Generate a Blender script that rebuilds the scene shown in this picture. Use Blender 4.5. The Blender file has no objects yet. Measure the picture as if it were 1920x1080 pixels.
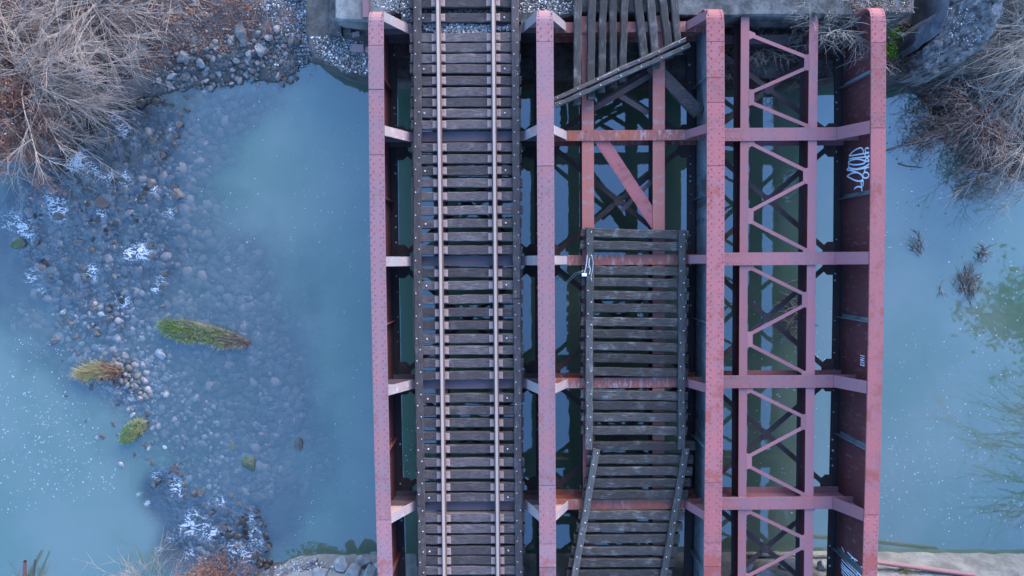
import bpy, math, random
import numpy as np
from mathutils import Matrix, Vector
random.seed(7)
rng = np.random.default_rng(11)
R = math.radians
SC = bpy.context.scene
COL = SC.collection

# ------------------------------------------------------------------ camera
CAM_H = 22.0
FPX = 1280.0
TILT, ROLL = R(-2.24), R(-0.42)
cam_d = bpy.data.cameras.new('camera'); cam_d.lens = 24.0; cam_d.sensor_width = 36.0
cam_d.clip_start = 0.1; cam_d.clip_end = 2000
cam = bpy.data.objects.new('camera', cam_d); COL.objects.link(cam)
cam.location = (0, 0, CAM_H)
CAMROT = Matrix.Rotation(ROLL, 3, 'Z') @ Matrix.Rotation(TILT, 3, 'X')
cam.rotation_euler = CAMROT.to_euler()
SC.camera = cam

# ------------------------------------------------------------------ sky, sun, exposure
SUN_EL, SUN_AZ = R(18), R(25)
W = bpy.data.worlds.new('World'); SC.world = W; W.use_nodes = True
wn = W.node_tree; wn.nodes.clear()
sky = wn.nodes.new('ShaderNodeTexSky'); sky.sky_type = 'NISHITA'; sky.sun_disc = False
sky.sun_elevation = SUN_EL; sky.sun_rotation = SUN_AZ
sky.air_density = 1.0; sky.dust_density = 1.6; sky.ozone_density = 6.0
bg = wn.nodes.new('ShaderNodeBackground'); bg.inputs['Strength'].default_value = 0.15
wo = wn.nodes.new('ShaderNodeOutputWorld')
wn.links.new(sky.outputs[0], bg.inputs[0]); wn.links.new(bg.outputs[0], wo.inputs[0])
sun_d = bpy.data.lights.new('sun', 'SUN'); sun_d.energy = 0.5; sun_d.angle = R(50)
sun_d.color = (1.0, 0.90, 0.86)
sun = bpy.data.objects.new('sun', sun_d); COL.objects.link(sun)
sun.rotation_euler = Vector((math.sin(SUN_AZ)*math.cos(SUN_EL), math.cos(SUN_AZ)*math.cos(SUN_EL), math.sin(SUN_EL))).to_track_quat('Z', 'Y').to_euler()
vs = SC.view_settings; vs.view_transform = 'Standard'; vs.look = 'None'; vs.gamma = 1.0
vs.use_curve_mapping = False; vs.exposure = 2.75
cy = SC.cycles; cy.max_bounces = 8; cy.diffuse_bounces = 3; cy.glossy_bounces = 3
cy.transparent_max_bounces = 8; cy.transmission_bounces = 3; cy.caustics_reflective = False; cy.caustics_refractive = False

# ------------------------------------------------------------------ placing: photo pixel + height -> point of the place
_cr = np.array([list(r) for r in CAMROT])
def PT(px, py, z):
    d = np.stack([(np.asarray(px, float)-960)/FPX, -(np.asarray(py, float)-540)/FPX, -np.ones_like(np.asarray(px, float))], -1) @ _cr.T
    t = (z-CAM_H)/d[..., 2]
    return d[..., 0]*t, d[..., 1]*t
def XY(px, py, z):
    a, b = PT(float(px), float(py), z); return float(a), float(b)
def TOPX(x, y, z=0.0):
    v = np.stack([x, y, np.full_like(x, z-CAM_H)], -1) @ _cr
    return 960+FPX*v[..., 0]/-v[..., 2], 540-FPX*v[..., 1]/-v[..., 2]

# ------------------------------------------------------------------ materials
def nt(m):
    m.use_nodes = True; t = m.node_tree; t.nodes.clear(); return t
class NB:
    def __init__(s, name):
        s.m = bpy.data.materials.new(name); s.t = nt(s.m); s.L = s.t.links.new
        s.out = s.n('ShaderNodeOutputMaterial')
    def n(s, typ, **kw):
        o = s.t.nodes.new(typ)
        for k, v in kw.items(): setattr(o, k, v)
        return o
    def setin(s, node, key, val):
        if hasattr(val, 'is_output') or isinstance(val, bpy.types.NodeSocket): s.L(val, node.inputs[key])
        else: node.inputs[key].default_value = val
    def coords(s, scale=(1, 1, 1), kind='Object', rand=True):
        tc = s.n('ShaderNodeTexCoord'); mp = s.n('ShaderNodeMapping'); mp.inputs['Scale'].default_value = scale
        src = tc.outputs[kind]
        if rand:
            oi = s.n('ShaderNodeObjectInfo'); mu = s.n('ShaderNodeMath', operation='MULTIPLY'); s.L(oi.outputs['Random'], mu.inputs[0]); mu.inputs[1].default_value = 57.0
            ad = s.n('ShaderNodeVectorMath', operation='ADD'); s.L(src, ad.inputs[0]); s.L(mu.outputs[0], ad.inputs[1]); src = ad.outputs[0]
        s.L(src, mp.inputs['Vector']); return mp.outputs[0]
    def noise(s, vec, scale, detail=5, rough=0.6, dist=0.0):
        o = s.n('ShaderNodeTexNoise'); s.L(vec, o.inputs['Vector'])
        o.inputs['Scale'].default_value = scale; o.inputs['Detail'].default_value = detail
        o.inputs['Roughness'].default_value = rough; o.inputs['Distortion'].default_value = dist
        return o.outputs['Fac']
    def ramp(s, fac, lo, hi, inv=False):
        o = s.n('ShaderNodeMapRange', interpolation_type='SMOOTHSTEP'); s.L(fac, o.inputs['Value'])
        o.inputs['From Min'].default_value = lo; o.inputs['From Max'].default_value = hi
        if inv: o.inputs['To Min'].default_value = 1; o.inputs['To Max'].default_value = 0
        return o.outputs[0]
    def math(s, op, a, b):
        o = s.n('ShaderNodeMath', operation=op); s.setin(o, 0, a); s.setin(o, 1, b); return o.outputs[0]
    def mix(s, fac, a, b):
        o = s.n('ShaderNodeMix', data_type='RGBA'); s.setin(o, 0, fac)
        s.setin(o, 6, a if isinstance(a, bpy.types.NodeSocket) else (*a, 1)); s.setin(o, 7, b if isinstance(b, bpy.types.NodeSocket) else (*b, 1))
        return o.outputs[2]
    def hsv(s, col, val):
        o = s.n('ShaderNodeHueSaturation'); s.L(col, o.inputs['Color']); s.setin(o, 'Value', val); return o.outputs[0]
    def bump(s, h, strength=0.4, dist=0.02):
        o = s.n('ShaderNodeBump'); s.L(h, o.inputs['Height']); o.inputs['Strength'].default_value = strength; o.inputs['Distance'].default_value = dist
        return o.outputs[0]
    def principled(s, col, rough=0.8, metal=0.0, normal=None, spec=0.3):
        p = s.n('ShaderNodeBsdfPrincipled')
        s.setin(p, 'Base Color', col if isinstance(col, bpy.types.NodeSocket) else (*col, 1))
        s.setin(p, 'Roughness', rough); s.setin(p, 'Metallic', metal); p.inputs['Specular IOR Level'].default_value = spec
        if normal is not None: s.L(normal, p.inputs['Normal'])
        s.L(p.outputs[0], s.out.inputs['Surface']); return s.m
    def rnd(s, lo, hi):
        oi = s.n('ShaderNodeObjectInfo'); o = s.n('ShaderNodeMapRange'); s.L(oi.outputs['Random'], o.inputs['Value'])
        o.inputs['To Min'].default_value = lo; o.inputs['To Max'].default_value = hi; return o.outputs[0]

def paint(name, base, rust, pale, rust_lo=0.56, pale_lo=0.6, scale=1.0, stretch=(1, 1, 1), rough=0.75):
    b = NB(name); v = b.coords(stretch, rand=False)
    big = b.noise(v, 0.9*scale, 6, 0.65); med = b.noise(v, 5*scale, 6, 0.7); fine = b.noise(v, 38, 4, 0.7)
    c = b.mix(b.ramp(big, 0.38, 0.62), base, (base[0]*0.80, base[1]*1.06, base[2]*1.12))
    c = b.mix(b.math('MULTIPLY', b.ramp(med, pale_lo, pale_lo+0.15), 0.7), c, pale)
    c = b.mix(b.math('MULTIPLY', b.ramp(b.math('ADD', b.math('MULTIPLY', big, 0.55), b.math('MULTIPLY', med, 0.45)), rust_lo, rust_lo+0.1), 0.85), c, rust)
    c = b.mix(b.math('MULTIPLY', b.ramp(fine, 0.4, 0.75), 0.35), c, tuple(x*0.5 for x in rust))
    grime = b.noise(v, 1.7*scale, 8, 0.8, 1.2)
    c = b.mix(b.math('MULTIPLY', b.ramp(grime, 0.55, 0.72), 0.45), c, (base[0]*0.35, base[1]*0.42, base[2]*0.42))
    spots = b.noise(v, 9, 5, 0.85, 0.6)
    c = b.mix(b.math('MULTIPLY', b.ramp(spots, 0.66, 0.74), 0.5), c, (0.45, 0.43, 0.41))
    c = b.hsv(c, b.rnd(0.84, 1.12))
    return b.principled(c, rough, normal=b.bump(b.math('ADD', med, b.math('MULTIPLY', fine, 0.5)), 0.3, 0.01))
def wood(name, dark, mid, light, grain=28):
    b = NB(name); v = b.coords((0.7, 7, 7)); v2 = b.coords((1, 1, 1))
    g = b.noise(v, grain*0.25, 7, 0.75, 0.3); p = b.noise(v2, 3.0, 4, 0.6); f = b.noise(v, grain, 3, 0.6)
    c = b.mix(b.ramp(g, 0.32, 0.62), dark, mid)
    c = b.mix(b.math('MULTIPLY', b.ramp(b.math('MULTIPLY', b.math('ADD', g, p), 0.5), 0.5, 0.68), 0.8), c, light)
    c = b.mix(b.ramp(f, 0.56, 0.7), c, tuple(x*0.35 for x in dark))
    c = b.hsv(c, b.rnd(0.6, 1.35))
    return b.principled(c, 0.85, normal=b.bump(g, 0.7, 0.02), spec=0.25)
def stone(name, c1, c2, c3, scale=3.0, moss=None, moss_lo=0.55, bumpd=0.05, rough=0.9, rand=True, stretch=(1, 1, 1)):
    b = NB(name); v = b.coords(stretch, rand=rand)
    n1 = b.noise(v, scale, 7, 0.65); n2 = b.noise(v, scale*6, 5, 0.7)
    c = b.mix(b.ramp(n1, 0.35, 0.65), c1, c2)
    c = b.mix(b.math('MULTIPLY', b.ramp(n2, 0.55, 0.75), 0.8), c, c3)
    if moss: c = b.mix(b.math('MULTIPLY', b.ramp(b.noise(v, scale*0.8, 6, 0.7), moss_lo, moss_lo+0.12), 0.85), c, moss)
    if rand: c = b.hsv(c, b.rnd(0.75, 1.25))
    return b.principled(c, rough, normal=b.bump(b.math('ADD', n1, b.math('MULTIPLY', n2, 0.4)), 0.6, bumpd))
def plain(name, col, rough=0.8, metal=0.0, var=0.25, scale=12):
    b = NB(name); v = b.coords()
    c = b.mix(b.noise(v, scale, 4, 0.6), tuple(x*(1-var) for x in col), tuple(min(1, x*(1+var)) for x in col))
    return b.principled(c, rough, metal)

M = {}
M['girder_paint'] = paint('weathered_pink_red_paint', (0.335, 0.098, 0.095), (0.27, 0.055, 0.04), (0.42, 0.21, 0.19), 0.50, 0.58)
M['girder_left'] = paint('faded_mauve_paint', (0.31, 0.13, 0.128), (0.28, 0.075, 0.06), (0.38, 0.22, 0.21), 0.54, 0.58)
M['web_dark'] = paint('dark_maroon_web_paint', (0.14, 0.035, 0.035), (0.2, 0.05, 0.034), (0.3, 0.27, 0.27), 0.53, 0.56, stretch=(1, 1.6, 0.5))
M['web_pale'] = paint('bleached_web_paint', (0.17, 0.17, 0.17), (0.06, 0.032, 0.03), (0.30, 0.30, 0.29), 0.52, 0.5, scale=0.8, stretch=(1, 1, 0.45))
M['beam_clean'] = paint('faded_mauve_beam_paint', (0.30, 0.112, 0.115), (0.30, 0.08, 0.055), (0.38, 0.2, 0.19), 0.56, 0.6)
M['beam_patchy'] = paint('patchy_red_beam_paint', (0.29, 0.085, 0.065), (0.36, 0.085, 0.035), (0.36, 0.35, 0.35), 0.5, 0.49, scale=1.3, stretch=(1, .4, 1))
M['beam_light'] = paint('bleached_bracket_paint', (0.34, 0.22, 0.2), (0.33, 0.12, 0.08), (0.5, 0.45, 0.42), 0.57, 0.55)
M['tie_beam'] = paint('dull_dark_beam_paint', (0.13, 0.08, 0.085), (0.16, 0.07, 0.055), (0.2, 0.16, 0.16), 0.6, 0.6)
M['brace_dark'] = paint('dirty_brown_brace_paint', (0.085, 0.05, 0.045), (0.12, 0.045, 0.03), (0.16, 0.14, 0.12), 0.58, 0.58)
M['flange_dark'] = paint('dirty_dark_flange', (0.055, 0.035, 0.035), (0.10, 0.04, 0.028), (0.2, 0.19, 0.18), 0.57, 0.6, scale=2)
M['stringer_band'] = None
b = NB('stringer_paint_with_tie_marks'); v = b.coords(rand=False)
sep = b.n('ShaderNodeSeparateXYZ'); b.L(v, sep.inputs[0])
wv = b.math('SINE', b.math('MULTIPLY', sep.outputs['Y'], 16.3), 0.0)
nn = b.noise(v, 4, 6, 0.7)
mk = b.math('MULTIPLY', b.ramp(b.math('ADD', b.math('MULTIPLY', wv, 0.10), nn), 0.58, 0.70), 0.6)
c = b.mix(mk, (0.31, 0.105, 0.082), (0.22, 0.18, 0.175))
M['stringer_band'] = b.principled(c, 0.8, normal=b.bump(nn, 0.3, 0.01))
M['rivet'] = plain('shadow_dark_rivet', (0.2, 0.09, 0.085))  # darker red paints in the small shadows around the rivet heads
M['tie'] = wood('creosoted_tie_wood', (0.045, 0.033, 0.031), (0.115, 0.084, 0.076), (0.22, 0.17, 0.155))
M['guard'] = wood('grey_brown_guard_timber', (0.045, 0.033, 0.03), (0.08, 0.06, 0.054), (0.16, 0.13, 0.12))
M['old_tie'] = wood('weathered_grey_timber', (0.024, 0.020, 0.018), (0.058, 0.048, 0.042), (0.20, 0.185, 0.17))
M['old_guard'] = wood('bleached_grey_timber', (0.04, 0.037, 0.034), (0.082, 0.075, 0.069), (0.19, 0.175, 0.16))
M['split'] = wood('split_pale_wood', (0.2, 0.18, 0.16), (0.36, 0.33, 0.3), (0.5, 0.47, 0.43))
M['rail_head'] = plain('polished_rail_steel', (0.44, 0.305, 0.235), 0.5, 0.1, 0.1)
M['rail_side'] = plain('rusty_rail_side', (0.17, 0.095, 0.07), 0.8, 0.0)
M['plate'] = plain('rusty_tan_tie_plate', (0.36, 0.23, 0.19), 0.8)
M['bolt'] = plain('galvanised_bolt', (0.62, 0.6, 0.57), 0.5, 0.2)
M['concrete'] = stone('grey_concrete', (0.055, 0.05, 0.045), (0.15, 0.14, 0.13), (0.05, 0.045, 0.036), 2.6, moss=(0.05, 0.05, 0.035), moss_lo=0.6, rand=False)
M['concrete_pale'] = stone('pale_concrete', (0.13, 0.12, 0.108), (0.235, 0.22, 0.195), (0.08, 0.072, 0.06), 1.6, moss=(0.12, 0.14, 0.07), moss_lo=0.62, rand=False)
M['wing'] = stone('pebbly_broken_concrete', (0.09, 0.075, 0.068), (0.30, 0.265, 0.24), (0.40, 0.38, 0.36), 5.0, rand=False, bumpd=.3)
M['slab_dark'] = stone('dark_wet_concrete', (0.05, 0.05, 0.055), (0.10, 0.10, 0.105), (0.16, 0.16, 0.16), 1.5, rand=False)
M['bench'] = stone('dirty_abutment_top', (0.055, 0.048, 0.042), (0.12, 0.105, 0.09), (0.22, 0.2, 0.18), 2.5, moss=(0.065, 0.085, 0.03), moss_lo=0.58, rand=False, bumpd=.08)
M['rock'] = stone('grey_river_rock', (0.085, 0.08, 0.075), (0.15, 0.14, 0.13), (0.22, 0.2, 0.18), 2.0)
M['rock_pale'] = stone('pale_bank_rock', (0.2, 0.19, 0.175), (0.3, 0.285, 0.265), (0.13, 0.12, 0.105), 2.0)
M['rock_wet'] = stone('wet_brown_rock', (0.055, 0.048, 0.042), (0.115, 0.095, 0.08), (0.19, 0.15, 0.12), 2.0, rough=0.35)
M['rock_moss'] = stone('mossy_rock', (0.09, 0.085, 0.07), (0.16, 0.15, 0.12), (0.2, 0.2, 0.14), 2.5, moss=(0.07, 0.11, 0.03), moss_lo=0.44)
M['gravel'] = plain('white_gravel', (0.46, 0.44, 0.42), 0.9, 0, 0.45, 3)
M['leaf'] = plain('dead_brown_leaf', (0.30, 0.13, 0.065), 0.85, 0, 0.5, 4)
M['twig_tan'] = plain('tan_twig_bark', (0.40, 0.285, 0.215), 0.85, 0, 0.5, 3)
M['twig_rust'] = plain('rusty_twig_bark', (0.25, 0.115, 0.08), 0.85, 0, 0.4, 3)
M['twig_grey'] = plain('grey_twig_bark', (0.26, 0.225, 0.19), 0.85, 0, 0.45, 3)
M['trunk'] = wood('grey_bark', (0.07, 0.06, 0.05), (0.15, 0.125, 0.105), (0.28, 0.25, 0.21))
M['grass'] = plain('green_grass_blade', (0.15, 0.25, 0.055), 0.8, 0, 0.6, 5)
M['grass_dry'] = plain('straw_grass_blade', (0.34, 0.29, 0.13), 0.8, 0, 0.5, 5)
M['moss'] = plain('bright_moss', (0.12, 0.23, 0.02), 0.9, 0, 0.4, 6)
M['evergreen'] = plain('dark_leaf', (0.03, 0.05, 0.02), 0.7, 0, 0.4, 5)
M['white_paint'] = plain('white_spray_paint', (0.8, 0.82, 0.85), 0.7, 0, 0.05)
M['box_white'] = plain('white_plastic_box', (0.75, 0.78, 0.82), 0.5, 0, 0.05)
M['cable'] = plain('pale_cable', (0.5, 0.5, 0.5), 0.6)
M['foam_speck'] = plain('river_foam', (0.42, 0.44, 0.45), 0.9, 0, 0.5, 4)
M['brick'] = plain('pink_brick', (0.26, 0.17, 0.16), 0.9)
M['pipe'] = plain('red_painted_pipe', (0.27, 0.13, 0.125), 0.7)

# ------------------------------------------------------------------ mesh helpers
class MB:
    def __init__(s): s.v = []; s.f = []; s.n = 0
    def add(s, v, f):
        k = s.n; s.v += [tuple(p) for p in v]; s.f += [tuple(i+k for i in q) for q in f]; s.n = len(s.v); return s
    def box(s, x0, x1, y0, y1, z0, z1):
        v = [(x, y, z) for z in (z0, z1) for y in (y0, y1) for x in (x0, x1)]
        return s.add(v, [(0, 2, 3, 1), (4, 5, 7, 6), (0, 1, 5, 4), (2, 6, 7, 3), (0, 4, 6, 2), (1, 3, 7, 5)])
    def bar(s, a, b, w, h, up=(0, 0, 1)):
        a = Vector(a); b = Vector(b); d = (b-a).normalized(); sd = d.cross(Vector(up)).normalized(); u = sd.cross(d)
        v = [p+sd*i*w/2+u*j*h/2 for p in (a, b) for i, j in ((-1, -1), (1, -1), (1, 1), (-1, 1))]
        return s.add(v, [(0, 1, 2, 3), (4, 7, 6, 5), (0, 4, 5, 1), (1, 5, 6, 2), (2, 6, 7, 3), (3, 7, 4, 0)])
    def tube(s, pts, rads, n=6):
        P = np.array(pts, float); r = np.broadcast_to(np.array(rads, float), (len(P),))
        T = np.gradient(P, axis=0); T /= np.linalg.norm(T, axis=1)[:, None]+1e-9
        ref = np.array([0.31, 0.22, 0.92]); A = np.cross(T, ref); A /= np.linalg.norm(A, axis=1)[:, None]+1e-9; B = np.cross(T, A)
        an = np.arange(n)*2*np.pi/n
        V = (P[:, None]+r[:, None, None]*(np.cos(an)[None, :, None]*A[:, None]+np.sin(an)[None, :, None]*B[:, None])).reshape(-1, 3)
        F = []
        for i in range(len(P)-1):
            for j in range(n): F.append((i*n+j, i*n+(j+1) % n, (i+1)*n+(j+1) % n, (i+1)*n+j))
        F.append(tuple(range(n))[::-1]); F.append(tuple((len(P)-1)*n+j for j in range(n)))
        return s.add(V, F)
    def dome(s, x, y, z, r, h):
        v = [(x+r*math.cos(a), y+r*math.sin(a), z) for a in np.arange(6)*math.pi/3]+[(x+.6*r*math.cos(a), y+.6*r*math.sin(a), z+h) for a in np.arange(6)*math.pi/3]
        return s.add(v, [(i, (i+1) % 6, 6+(i+1) % 6, 6+i) for i in range(6)]+[(6, 7, 8, 9, 10, 11)])
    def mesh(s, name, off=(0, 0, 0)):
        me = bpy.data.meshes.new(name); o = np.array(off)
        me.from_pydata((np.array(s.v)-o).tolist(), [], s.f); me.update(); return me
WL = {}
def link(name, me, mat, parent=None, loc=(0, 0, 0), rot=None):
    """loc in the place's coordinates"""
    o = bpy.data.objects.new(name, me); COL.objects.link(o)
    if me is not None and mat is not None and len(me.materials) == 0: me.materials.append(mat)
    pl = WL.get(parent.name, (0, 0, 0)) if parent else (0, 0, 0)
    o.location = tuple(loc[i]-pl[i] for i in range(3))
    if parent: o.parent = parent
    if rot: o.rotation_euler = rot
    WL[o.name] = tuple(loc); return o
def part(name, mb, mat, parent, loc=None, **kw):
    if loc is None: loc = tuple(np.array(mb.v).mean(0)) if parent is None else WL[parent.name]
    o = link(name, mb.mesh(name, loc), mat, parent, loc)
    for k, v_ in kw.items(): o[k] = v_
    return o
def tag(o, label, cat, group=None):
    o['label'] = label; o['category'] = cat
    if group: o['group'] = group
    return o
def thing(name, label, cat, loc, group=None): return tag(link(name, None, None, None, loc), label, cat, group)

# ------------------------------------------------------------------ ground, water
def axis(lo, hi, st, far):
    fine = np.arange(lo, hi+st/2, st); ext = []; x = 0; d = st
    while x < far: d *= 1.5; x += d; ext.append(x)
    ext = np.array(ext); return np.concatenate([(lo-ext)[::-1], fine, hi+ext])
def grid_mesh(name, xs, ys, Z):
    nx, ny = len(xs), len(ys); X, Y = np.meshgrid(xs, ys)
    V = np.stack([X, Y, Z], -1).reshape(-1, 3)
    i = np.arange(nx-1)[None]+np.arange(ny-1)[:, None]*nx; F = np.stack([i, i+1, i+1+nx, i+nx], -1).reshape(-1, 4)
    me = bpy.data.meshes.new(name); me.vertices.add(len(V)); me.vertices.foreach_set('co', V.ravel())
    me.loops.add(F.size); me.loops.foreach_set('vertex_index', F.ravel()); me.polygons.add(len(F))
    me.polygons.foreach_set('loop_start', np.arange(0, F.size, 4)); me.update(calc_edges=True)
    me.polygons.foreach_set('use_smooth', np.ones(len(F), bool)); return me
_lat = rng.random((64, 64))
def vnoise(x, y):
    xi = np.floor(x).astype(int); yi = np.floor(y).astype(int); fx = x-xi; fy = y-yi; fx = fx*fx*(3-2*fx); fy = fy*fy*(3-2*fy)
    g = lambda a, b_: _lat[a % 64, b_ % 64]
    return (g(xi, yi)*(1-fx)+g(xi+1, yi)*fx)*(1-fy)+(g(xi, yi+1)*(1-fx)+g(xi+1, yi+1)*fx)*fy
def fbm(x, y, o=4): return sum(vnoise(x*2**k+k*7.3, y*2**k-k*3.1)/2**k for k in range(o))/2
def inpoly_dist(X, Y, poly):
    """signed distance, positive inside"""
    P = np.array(poly, float); ins = np.zeros(X.shape, bool); D = np.full(X.shape, 1e9)
    for i in range(len(P)):
        x0, y0 = P[i]; x1, y1 = P[(i+1) % len(P)]
        c_ = ((y0 > Y) != (y1 > Y)) & (X < (x1-x0)*(Y-y0)/(y1-y0+1e-12)+x0); ins ^= c_
        dx, dy = x1-x0, y1-y0; t = np.clip(((X-x0)*dx+(Y-y0)*dy)/(dx*dx+dy*dy), 0, 1)
        D = np.minimum(D, np.hypot(X-x0-t*dx, Y-y0-t*dy))
    return np.where(ins, D, -D)
def wpoly(pts, z=0.0): return [XY(a, b_, z) for a, b_ in pts]
top_land = wpoly([(-5000, -3000), (-5000, 420), (-400, 350), (0, 305), (60, 300), (118, 285), (165, 240), (200, 205), (260, 188), (330, 172), (400, 160), (470, 150), (520, 156), (548, 140), (575, 118), (640, 128), (760, 130), (1660, 135), (1700, 165), (1745, 200), (1760, 260), (1830, 320), (1930, 345), (2400, 360), (7000, 500), (7000, -3000)])
bot_land = wpoly([(-5000, 6000), (-5000, 1250), (-300, 1130), (0, 1085), (60, 1100), (230, 1090), (330, 1078), (400, 1075), (470, 1082), (500, 1060), (540, 1050), (700, 1050), (1640, 1055), (1930, 1060), (2600, 1100), (7000, 1300), (7000, 6000)])
shallow_poly = wpoly([(-800, 330), (0, 310), (130, 260), (200, 160), (420, 130), (560, 150), (480, 260), (420, 340), (520, 440), (570, 560), (600, 700), (620, 820), (610, 930), (520, 1060), (430, 1110), (320, 1060), (300, 960), (230, 860), (130, 720), (0, 600), (-800, 560)])
shallow2 = wpoly([(1660, 150), (1920, 150), (2200, 400), (1880, 420), (1820, 560), (1740, 560), (1670, 440)])
xs = axis(-17, 17, 0.11, 160); ys = axis(-10.5, 10.5, 0.11, 160)
GX, GY = np.meshgrid(xs, ys)
sl = np.maximum(inpoly_dist(GX, GY, top_land), inpoly_dist(GX, GY, bot_land))
sh = np.clip(inpoly_dist(GX, GY, shallow_poly)/2.2+0.45+(fbm(GX*0.8, GY*0.8)-.5)*1.1, 0, 1)
sh2 = np.clip(inpoly_dist(GX, GY, shallow2)/1.6+0.35+(fbm(GX*0.7, GY*0.7)-.5)*0.8, 0, 1)*0.5
SHAL = np.maximum(sh, sh2*.7)*(0.62+0.55*fbm(GX*0.45+9, GY*0.45))
SHAL = np.clip(SHAL, 0, 1)
nz = fbm(GX*1.5, GY*1.5)-.5
land = 0.02+1.15*(1-np.exp(-np.clip(sl, 0, None)*0.42))+nz*0.28*np.clip(sl*2, 0, 1)+np.clip(sl-6, 0, 60)*0.22
bed = -(0.75-0.62*SHAL)*np.clip(-sl/0.8, 0, 1)-0.02+nz*0.16*SHAL
HT = np.where(sl > 0, land, bed)
# keep the ground under the abutment tops
bx0, _ = XY(590, 100, 1.2)
HT = np.where((GX > bx0+0.3) & (np.abs(GX) < 12.5) & (sl > 0), np.minimum(HT, 0.75), HT)
b = NB('river_ground'); v = b.coords(rand=False)
geo = b.n('ShaderNodeNewGeometry'); sp = b.n('ShaderNodeSeparateXYZ'); b.L(geo.outputs['Position'], sp.inputs[0])
vo = b.n('ShaderNodeTexVoronoi'); vo.inputs['Scale'].default_value = 5.5; vo.inputs['Randomness'].default_value = 1
wob = b.n('ShaderNodeVectorMath', operation='ADD'); b.L(v, wob.inputs[0]); nv = b.n('ShaderNodeTexNoise'); b.L(v, nv.inputs['Vector']); nv.inputs['Scale'].default_value = 2.0
sc_ = b.n('ShaderNodeVectorMath', operation='SCALE'); b.L(nv.outputs['Color'], sc_.inputs[0]); sc_.inputs['Scale'].default_value = 0.35; b.L(sc_.outputs[0], wob.inputs[1])
b.L(wob.outputs[0], vo.inputs['Vector'])
sepc = b.n('ShaderNodeSeparateColor'); b.L(vo.outputs['Color'], sepc.inputs[0])
pc = b.mix(sepc.outputs[0], (0.06, 0.05, 0.043), (0.145, 0.118, 0.098)); pc = b.mix(b.math('MULTIPLY', b.ramp(sepc.outputs[1], 0.8, 0.95), 0.7), pc, (0.27, 0.16, 0.12))
pc = b.mix(b.ramp(vo.outputs['Distance'], 0.09, 0.16), pc, (0.05, 0.045, 0.04))
n1 = b.noise(v, 1.6, 7, 0.7); n2 = b.noise(v, 14, 5, 0.75)
soil = b.mix(b.ramp(n1, 0.35, 0.65), (0.11, 0.085, 0.07), (0.23, 0.175, 0.145)); soil = b.mix(b.ramp(n2, 0.55, 0.72), soil, (0.26, 0.2, 0.165))
lm = b.ramp(sp.outputs['Z'], -0.02, 0.1)
tat = b.n('ShaderNodeAttribute', attribute_name='turb'); pc = b.mix(b.math('MULTIPLY', tat.outputs['Fac'], 0.8), pc, (0.028, 0.026, 0.022))
cc = b.mix(lm, pc, soil)
b.principled(cc, 0.9, normal=b.bump(b.math('ADD', n2, b.math('MULTIPLY', vo.outputs['Distance'], -1.5)), 0.7, 0.05))
ground = link('riverbed_and_banks', grid_mesh('riverbed_and_banks', xs, ys, HT), b.m); ground['kind'] = 'structure'

def blobs(lst, k=1.0):
    F = np.zeros_like(GX)
    for a, c_, r in lst:
        x0, y0 = XY(a, c_, 0); rr = r/58.0*k; F += np.exp(-((GX-x0)**2+(GY-y0)**2)/(rr*rr))
    return F
foam_l = [(170, 325, 20), (100, 385, 30), (110, 400, 14), (20, 410, 22), (50, 435, 22), (210, 215, 16), (235, 248, 18), (150, 290, 20), (130, 310, 18), (235, 335, 16), (205, 330, 10), (268, 470, 22), (245, 478, 14), (170, 508, 16),
          (290, 355, 12), (325, 362, 14), (320, 400, 14), (190, 400, 14), (305, 525, 12), (230, 565, 14), (290, 545, 12), (60, 520, 18), (80, 545, 12), (320, 240, 10), (225, 640, 8), (190, 650, 8),
          (290, 888, 12), (330, 905, 14), (330, 925, 14), (375, 985, 22), (345, 990, 16), (360, 965, 12), (395, 1000, 16), (415, 940, 14), (440, 1030, 18), (465, 1045, 18), (478, 1000, 14), (320, 1010, 10), (300, 1032, 12), (275, 945, 8), (355, 1040, 14), (425, 1000, 12), (470, 970, 10), (485, 1020, 12), (260, 925, 8)]
turb_l = [(120, 330, 60), (220, 300, 70), (60, 420, 80), (200, 420, 100), (280, 340, 60), (300, 240, 60), (300, 480, 80), (140, 520, 90), (220, 590, 60), (210, 200, 50), (390, 990, 70), (450, 1040, 60), (310, 920, 50), (350, 1030, 50), (470, 980, 40), (240, 730, 40)]
TURB = np.clip(blobs(turb_l, 0.9), 0, 1); FOAM = np.clip(blobs(foam_l)*.78+TURB*.20, 0, 1.0)
rid = 1-np.abs(2*fbm(GX*1.7+3, GY*1.4)-1)
wz = TURB*(0.15*(fbm(GX*2.6, GY*2.6)-.5)+0.12*(rid-.8))+0.0015*fbm(GX*2, GY*2)
wz *= 1.15
wz *= np.clip(-sl/0.3+0.6, 0, 1)
wm = grid_mesh('river_water', xs, ys, wz)
for nm, arr in (('foam', FOAM), ('turb', TURB), ('shal', SHAL)):
    a = wm.attributes.new(nm, 'FLOAT', 'POINT'); a.data.foreach_set('value', arr.ravel().astype(np.float32))
b = NB('river_water'); v = b.coords(rand=False)
def attr(nm): o = b.n('ShaderNodeAttribute', attribute_name=nm); return o.outputs['Fac']
fo, tu, shv = attr('foam'), attr('turb'), attr('shal')
r1 = b.noise(v, 3.0, 3, 0.5); r2 = b.noise(v, 9.0, 5, 0.65, 0.8); r3 = b.noise(v, 24.0, 3, 0.6)
hgt = b.math('ADD', b.math('MULTIPLY', r1, 0.010), b.math('MULTIPLY', tu, b.math('ADD', b.math('MULTIPLY', r2, 0.16), b.math('MULTIPLY', r3, 0.05))))
bn = b.n('ShaderNodeBump'); b.L(hgt, bn.inputs['Height']); bn.inputs['Strength'].default_value = 0.6; bn.inputs['Distance'].default_value = 0.35
big = b.noise(v, 0.28, 4, 0.55)
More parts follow.
